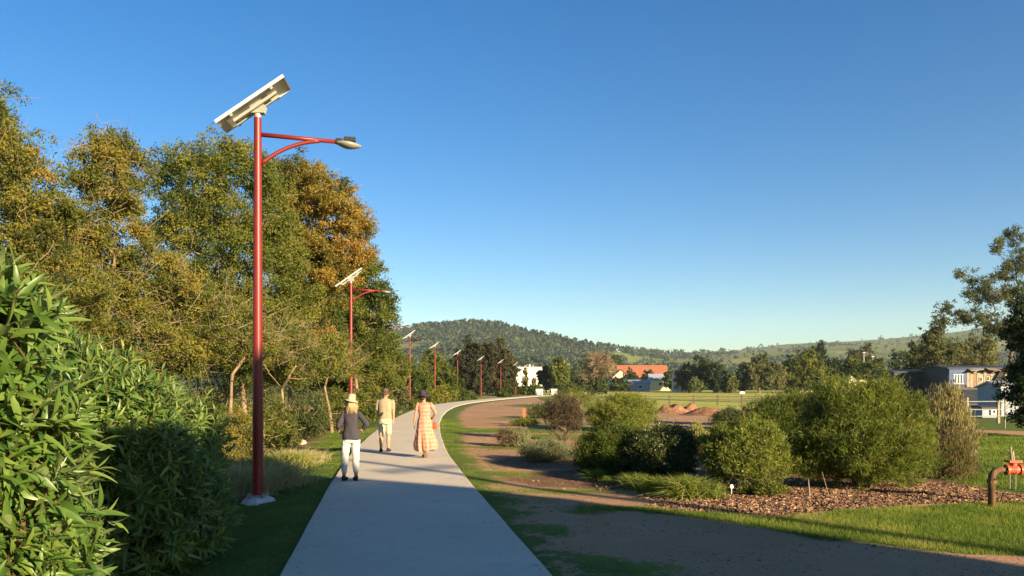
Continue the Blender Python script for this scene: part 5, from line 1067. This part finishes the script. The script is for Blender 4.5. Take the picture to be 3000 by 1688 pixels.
def hat(parent, c, yaw, crown, brim, mat, band=None, tilt=(0, 0), droop=.25, wav=.05, ch=.11):
    q = MB(); cr = crown
    pr = [(.001, ch), (cr * .55, ch * .99), (cr * .84, ch * .9), (cr * .93, ch * .72), (cr, .0), (cr + .012, -.012), (brim * .75, -.012 - (brim - cr) * droop * .6), (brim, -.012 - (brim - cr) * droop), (brim, -.018 - (brim - cr) * droop), (brim * .75, -.02 - (brim - cr) * droop * .6), (cr - .006, -.02)]
    q.lathe(pr, k=28, sx=.92, fn=lambda V, an: V + np.stack([0 * V[..., 0], 0 * V[..., 0], (np.hypot(V[..., 0], V[..., 1]) > cr * 1.05) * wav * (np.hypot(V[..., 0], V[..., 1]) - cr) / .1 * np.sin(2 * an + .8)[None]], -1))
    o = q.build('hat', mat, parent, origin=(0, 0, 0), smooth=True); o.location = c; o.rotation_euler = (tilt[0], tilt[1], yaw)
    if band: q = MB(); q.lathe([(cr * 1.012, .004), (cr * .995, .035)], k=28, sx=.92); b_ = q.build('hat_band', band, o, origin=(0, 0, 0), smooth=True)
    return o
def wrinkle(o, amp, sc, seed=0, vert=1.0):
    me = o.data; n = len(me.vertices); co = np.empty(n * 3, np.float32); me.vertices.foreach_get('co', co); co = co.reshape(-1, 3); no = np.empty(n * 3, np.float32); me.vertices.foreach_get('normal', no); no = no.reshape(-1, 3)
    f = fbm(co[:, 0] * 1.0 + co[:, 1] * .7, co[:, 2] * vert, sc, 3, 60 + seed) - .5; me.vertices.foreach_set('co', (co + no * (amp * f)[:, None]).astype(np.float32).ravel()); me.update()

# --- woman with straw hat, hands on hips (crop scale: 625 px per metre, feet z = 0)
cloth = lambda nm, a, b_=None, sc=14: surf(nm, a, b_ or tuple(x * .85 for x in a), sc, .9, .1, .15, .004)
X0, Y0 = -3.13, 15.6
w = thing('person', (X0, Y0, 0.002), 'woman in dark grey shirt, white trousers and cream hat standing hands on hips', 'person')
b = MB(); hy = R(8)
head(b, (0, .03, 1.53), hy); limb(b, [(0, 0, 1.34), (0, .012, 1.45)], [.052, .048])
torso(b, [(.80, .155, .10, .0, 0), (.92, .165, .105, 0, 0), (1.04, .13, .085, 0, 0), (1.2, .145, .095, 0, 0), (1.29, .145, .085, 0, 0), (1.36, .08, .06, 0, 0)])
LEGS = [([(-.085, 0, .86), (-.115, .0, .47), (-.135, -.01, .10)], -.1), ([(.085, 0, .86), (.09, .015, .47), (.095, 0, .10)], .35)]
for pts, yw in LEGS: limb(b, pts, [.082, .055, .036]); limb(b, [pts[1], np.array(pts[1]) * .45 + np.array(pts[2]) * .55 + [0, -.018, .05], pts[2]], [.046, .046, .033]); foot(b, pts[2], yw, .95, toes=False)
AR = [([(-.145, 0, 1.30), (-.225, -.06, 1.07), (-.25, .06, .96)]), ([(.145, 0, 1.30), (.325, -.05, 1.10), (.195, .0, .985)])]
for a_ in AR: limb(b, a_, [.044, .036, .026])
hand(b, AR[0][2], (.15, .9, -.35), (1, 0, -.2), .9, .7); hand(b, AR[1][2], (-.55, .75, -.45), (-.3, .2, -.9), .9, .6)
remesh(b, 'body', M['skin'], w, .0085, 3)
c = MB(); torso(c, [(.70 + .10, .168, .125, .01, -.02), (.86, .178, .130, .005, -.01), (.93, .168, .120, 0, 0), (1.05, .138, .105, 0, 0), (1.2, .145, .11, 0, 0), (1.29, .150, .10, 0, 0), (1.345, .11, .075, 0, 0), (1.39, .06, .05, 0, 0)])
limb(c, [AR[0][0], AR[0][1], np.array(AR[0][1]) * .55 + np.array(AR[0][2]) * .45], [.056, .054, .044]); limb(c, [AR[1][0], AR[1][1], np.array(AR[1][1]) * .45 + np.array(AR[1][2]) * .55], [.056, .054, .044])
o = remesh(c, 'shirt', cloth('charcoal_linen', (.050, .045, .055)), w, .011, 4); wrinkle(o, .03, .14, 1, .6)
c = MB(); torso(c, [(.74, .165, .112, 0, 0), (.86, .172, .125, 0, 0), (.93, .152, .105, 0, 0)])
for pts, yw in LEGS: p2 = np.array(pts[1]) * .24 + np.array(pts[2]) * .76; limb(c, [pts[0], pts[1] + np.array([0, -.006, 0]), (np.array(pts[1]) + p2) / 2 + [0, -.012, 0], p2], [.096, .071, .067, .058])
o = remesh(c, 'trousers', cloth('white_cotton', (.60, .58, .50), (.52, .50, .43)), w, .011, 3); wrinkle(o, .022, .09, 3)
hc_ = cloth('blonde_hair', (.36, .26, .15), (.28, .19, .10), 60); q = MB(); n = 160; th = rng.uniform(-2.6, 2.6, n) - np.pi / 2
for t in th[:160]:
    p0 = np.array([.070 * math.cos(t), .03 + .09 * math.sin(t) - .0, 1.545]); k_ = .9 + .25 * rng.uniform(); p1 = p0 + [.02 * math.cos(t), -.016, -.09]; p2 = p0 * [1, 1, 0] * k_ + [.05 * math.cos(t) + rng.normal(0, .012), -.03 + rng.normal(0, .008), 1.36 + rng.normal(0, .03)]
    if t > -.35 or t < -np.pi + .35: p2[2] += .07
    q.tube([p0, p1, p2], [.018, .022, .007], 5)
q.build('hair', hc_, w, origin=(0, 0, 0), smooth=True)
hat(w, (0, .03, 1.585), hy, .088, .165, cloth('cream_straw', (.36, .30, .20)), cloth('straw_band', (.42, .36, .26)), (R(-6), R(8)), .45, .02, .105)
for (pts, yw) in LEGS: shoe('shoe', w, pts[2], yw, cloth('dark_brown_leather', (.07, .035, .025)), M['black'], .95)
c = MB(); 
# --- man with brown hat
w = thing('person', (-3.54, 22.4, 0.002), 'man in khaki shirt, pale shorts and brown hat walking away up the path', 'person')
b = MB(); head(b, (0, .03, 1.595), 0, R(-4), 1.02); limb(b, [(0, 0, 1.40), (0, .015, 1.52)], [.062, .058])
torso(b, [(.84, .165, .115, 0, 0), (.98, .165, .115, 0, 0), (1.1, .155, .11, 0, 0), (1.28, .175, .12, 0, 0), (1.4, .19, .10, 0, 0), (1.46, .12, .07, 0, 0)])
LEGS = [([(-.09, 0, .88), (-.105, .0, .48), (-.115, -.02, .10)], .05), ([(.09, 0, .88), (.082, .09, .49), (.07, .10, .10)], -.1)]
for pts, yw in LEGS: limb(b, pts, [.088, .057, .038]); limb(b, [pts[1], np.array(pts[1]) * .45 + np.array(pts[2]) * .55 + [0, -.022, .05], pts[2]], [.052, .058, .035]); foot(b, pts[2], yw, 1.05, toes=False)
AR = [[(-.20, 0, 1.40), (-.235, .03, 1.13), (-.17, .22, .98)], [(.20, 0, 1.40), (.235, -.03, 1.12), (.225, .02, .87)]]
for a_ in AR: limb(b, a_, [.05, .04, .029])
hand(b, AR[0][2], (.3, .8, .1), (1, 0, 0), 1, .6); hand(b, AR[1][2], (0, .12, -1), (-1, 0, 0), 1, .45); remesh(b, 'body', M['skin'], w, .0085, 3)
c = MB(); torso(c, [(.93, .188, .140, 0, 0), (1.0, .19, .142, 0, 0), (1.12, .185, .135, 0, 0), (1.3, .20, .140, 0, 0), (1.41, .205, .115, 0, 0), (1.485, .105, .075, 0, 0)])
for a_ in AR: limb(c, [a_[0], np.array(a_[0]) * .25 + np.array(a_[1]) * .75], [.062, .06])
o = remesh(c, 'shirt', cloth('khaki_cotton', (.28, .235, .15)), w, .011, 4); wrinkle(o, .03, .13, 5, .5)
c = MB(); torso(c, [(.78, .178, .125, 0, 0), (.9, .184, .132, 0, 0), (1.0, .170, .120, 0, 0)])
for pts, yw in LEGS: limb(c, [pts[0], np.array(pts[0]) * .12 + np.array(pts[1]) * .88 + [0, 0, .0]], [.104, .092])
o = remesh(c, 'shorts', cloth('stone_cotton', (.42, .385, .28)), w, .011, 3); wrinkle(o, .022, .1, 7)
q = MB(); ell(q, (0, .012, 1.60), (.080, .092, .085), 14, 9); q.build('hair', cloth('grey_hair', (.16, .13, .11)), w, origin=(0, 0, 0), smooth=True)
hat(w, (0, .02, 1.645), 0, .09, .148, cloth('brown_felt', (.115, .065, .06)), cloth('dark_band', (.05, .03, .03)), (R(-4), 0), .18, .03, .125)
for (pts, yw) in LEGS: shoe('shoe', w, pts[2], yw, cloth('black_leather', (.035, .025, .022)), M['black'], 1.05)
# --- woman in tiered dress
w = thing('person', (-2.25, 20.6, 0.002), 'woman in long pale orange tiered dress and wide dark hat walking away', 'person')
yw0 = R(18)
b = MB(); head(b, (-.05, .05, 1.565), R(38), R(-14)); limb(b, [(0, 0, 1.38), (-.03, .02, 1.49)], [.05, .047])
torso(b, [(.85, .15, .11, 0, 0), (.95, .155, .11, 0, 0), (1.07, .125, .09, 0, 0), (1.22, .145, .10, 0, 0), (1.35, .165, .085, 0, 0), (1.41, .11, .06, 0, 0)])
LEGS = [([(-.075, 0, .86), (-.07, .06, .48), (.0, .05, .10)], .35, 0), ([(.075, 0, .86), (.08, .02, .47), (.055, -.20, .17)], .15, -.9)]
for pts, yw, pt in LEGS: limb(b, pts, [.08, .054, .034]); limb(b, [pts[1], np.array(pts[1]) * .45 + np.array(pts[2]) * .55 + [0, -.018, .04], pts[2]], [.048, .05, .032]); foot(b, pts[2], yw, .95, pitch=pt)
AR = [[(-.165, 0, 1.37), (-.235, .0, 1.10), (-.265, .05, .87)], [(.165, 0, 1.37), (.305, -.04, 1.14), (.20, .10, 1.02)]]
for a_ in AR: limb(b, a_, [.042, .034, .024])
hand(b, AR[0][2], (-.08, .15, -1), (1, 0, 0), .9, .5); hand(b, AR[1][2], (-.4, .75, -.2), (-.5, 0, -.8), .9, .8); remesh(b, 'body', M['skin'], w, .0085, 3)
m, nt, bs = new_mat('orange_print_cotton'); co_ = nt.nodes.new('ShaderNodeTexCoord'); wv = nt.nodes.new('ShaderNodeTexWave'); wv.wave_type = 'BANDS'; wv.bands_direction = 'Z'; wv.inputs['Scale'].default_value = 3.2; wv.inputs['Distortion'].default_value = 1.2; nt.links.new(co_.outputs['Object'], wv.inputs[0])
nn_ = noise(nt, 26, 3); cc_ = mix(nt, ramp(nt, nn_, [(.45, (0, 0, 0)), (.6, (1, 1, 1))]), (.52, .22, .15), (.44, .12, .08)); cc_ = mix(nt, ramp(nt, wv.outputs['Fac'], [(.3, (0, 0, 0)), (.8, (.55, .55, .55))]), cc_, (.55, .27, .18)); nt.links.new(cc_, bs.inputs['Base Color']); bs.inputs['Roughness'].default_value = .9
# skirt: tiers that flare, with folds
q = MB(); k = 72; an = np.linspace(0, 2 * np.pi, k, endpoint=False)
rows = [(1.415, .095, .07, 0), (1.39, .145, .085, 0), (1.34, .178, .105, 0), (1.22, .160, .115, .01), (1.09, .140, .105, .015), (1.05, .143, .108, .03), (.96, .175, .135, .04), (.85, .190, .155, .05), (.74, .20, .17, .05), (.73, .212, .18, .07), (.64, .222, .19, .08), (.60, .224, .192, .08), (.592, .232, .20, .12), (.48, .25, .22, .16), (.36, .27, .24, .2), (.26, .262, .24, .22), (.19, .245, .22, .22)]
V = []
for z, hx, hy_, f in rows:
    fl = 1 + f * (.5 * np.sin(9 * an + 1 + z * 2) + .35 * np.sin(15 * an + z * 5) + .3 * np.sin(5 * an + 2)); tp_ = (.9 - z) * (z < .9)
    V.append(np.stack([hx * fl * np.cos(an) + .04 * max(0, .8 - z) * 1.2, hy_ * fl * np.sin(an) - .05 * max(0, .8 - z), np.full(k, z) + (f > .11) * .05 * np.sin(2 * an + 2.5) * max(0, (.45 - z)) * 2.2], -1))
V = np.array(V); m_ = len(rows); i_ = np.arange(m_ - 1)[:, None] * k; j = np.arange(k)[None]; a = i_ + j; b2 = i_ + (j + 1) % k; q.add(V.reshape(-1, 3), np.stack([a, b2, b2 + k, a + k], -1).reshape(-1, 4))
dress = q.build('dress', m, w, origin=(0, 0, 0), smooth=True)
for a_ in AR: q = MB(); limb(q, [a_[0], np.array(a_[0]) * .55 + np.array(a_[1]) * .45], [.052, .058]); remesh(q, 'sleeve', m, dress, .012, 3)
q = MB(); ell(q, (-.05, .035, 1.565), (.085, .095, .095), 14, 9); ell(q, (-.04, -.02, 1.52), (.055, .05, .05), 12, 8); q.build('hair', cloth('dark_hair', (.05, .03, .022)), w, origin=(0, 0, 0), smooth=True)
hat(w, (-.05, .045, 1.625), R(38), .092, .185, cloth('charcoal_hat', (.04, .035, .042)), None, (R(-4), R(-14)), .35, .05, .115)
for (pts, yw, pt) in LEGS: shoe('sandal', w, pts[2], yw, cloth('tan_leather', (.30, .13, .07)), M['timber'], .93, pt)
# rust coloured bag on her right side
r = thing('handbag', (-2.25 + .26, 20.6 + .08, .72), 'small rust coloured shoulder bag at the right hip of the woman in the dress', 'bag')
q = MB(); V = []
for z, sx, sy in ((0, .052, .04), (.01, .058, .05), (.1, .056, .048), (.18, .05, .03), (.19, .045, .02)):
    for a in np.linspace(0, 2 * np.pi, 12, endpoint=False): V.append([sx * np.sign(math.cos(a)) * abs(math.cos(a)) ** .5, sy * np.sign(math.sin(a)) * abs(math.sin(a)) ** .5, z])
q.add(V, [[i_ * 12 + j_, i_ * 12 + (j_ + 1) % 12, (i_ + 1) * 12 + (j_ + 1) % 12, (i_ + 1) * 12 + j_] for i_ in range(4) for j_ in range(12)]); q.f.append(np.array([list(range(48, 60))])); q.f.append(np.array([list(range(12))])); q.mi += [np.zeros(1)] * 2
q.build('pouch', cloth('rust_leather', (.42, .09, .035)), r, origin=(0, 0, 0), smooth=True)
q = MB(); q.tube([[0, 0, .18], [-.03, -.02, .4], [-.09, -.03, .62], [-.1, 0, .68]], .006, 6); q.build('strap', cloth('rust_leather_strap', (.35, .08, .03)), r, origin=(0, 0, 0))

# ------------------------------------------------------------------ haze
hm = bpy.data.materials.new('haze'); hm.use_nodes = True; hn = hm.node_tree.nodes
for q_ in list(hn): hn.remove(q_)
pv = hn.new('ShaderNodeVolumePrincipled'); ho = hn.new('ShaderNodeOutputMaterial'); pv.inputs['Color'].default_value = (.72, .86, 1.0, 1); pv.inputs['Density'].default_value = 0.00008; pv.inputs['Anisotropy'].default_value = .1
hm.node_tree.links.new(pv.outputs[0], ho.inputs['Volume'])
q = MB(); q.box((0, 1380, 120), (9400, 3640, 270)); tag(q.build('haze', hm, origin=(0, 0, 0)), 'thin blue haze in the air in front of the far hills', 'haze', kind='stuff')
print('TRIS', sum(sum(1 for _ in ()) + len(o.data.loops) - 2 * len(o.data.polygons) for o in COL.objects if o.type == 'MESH'))
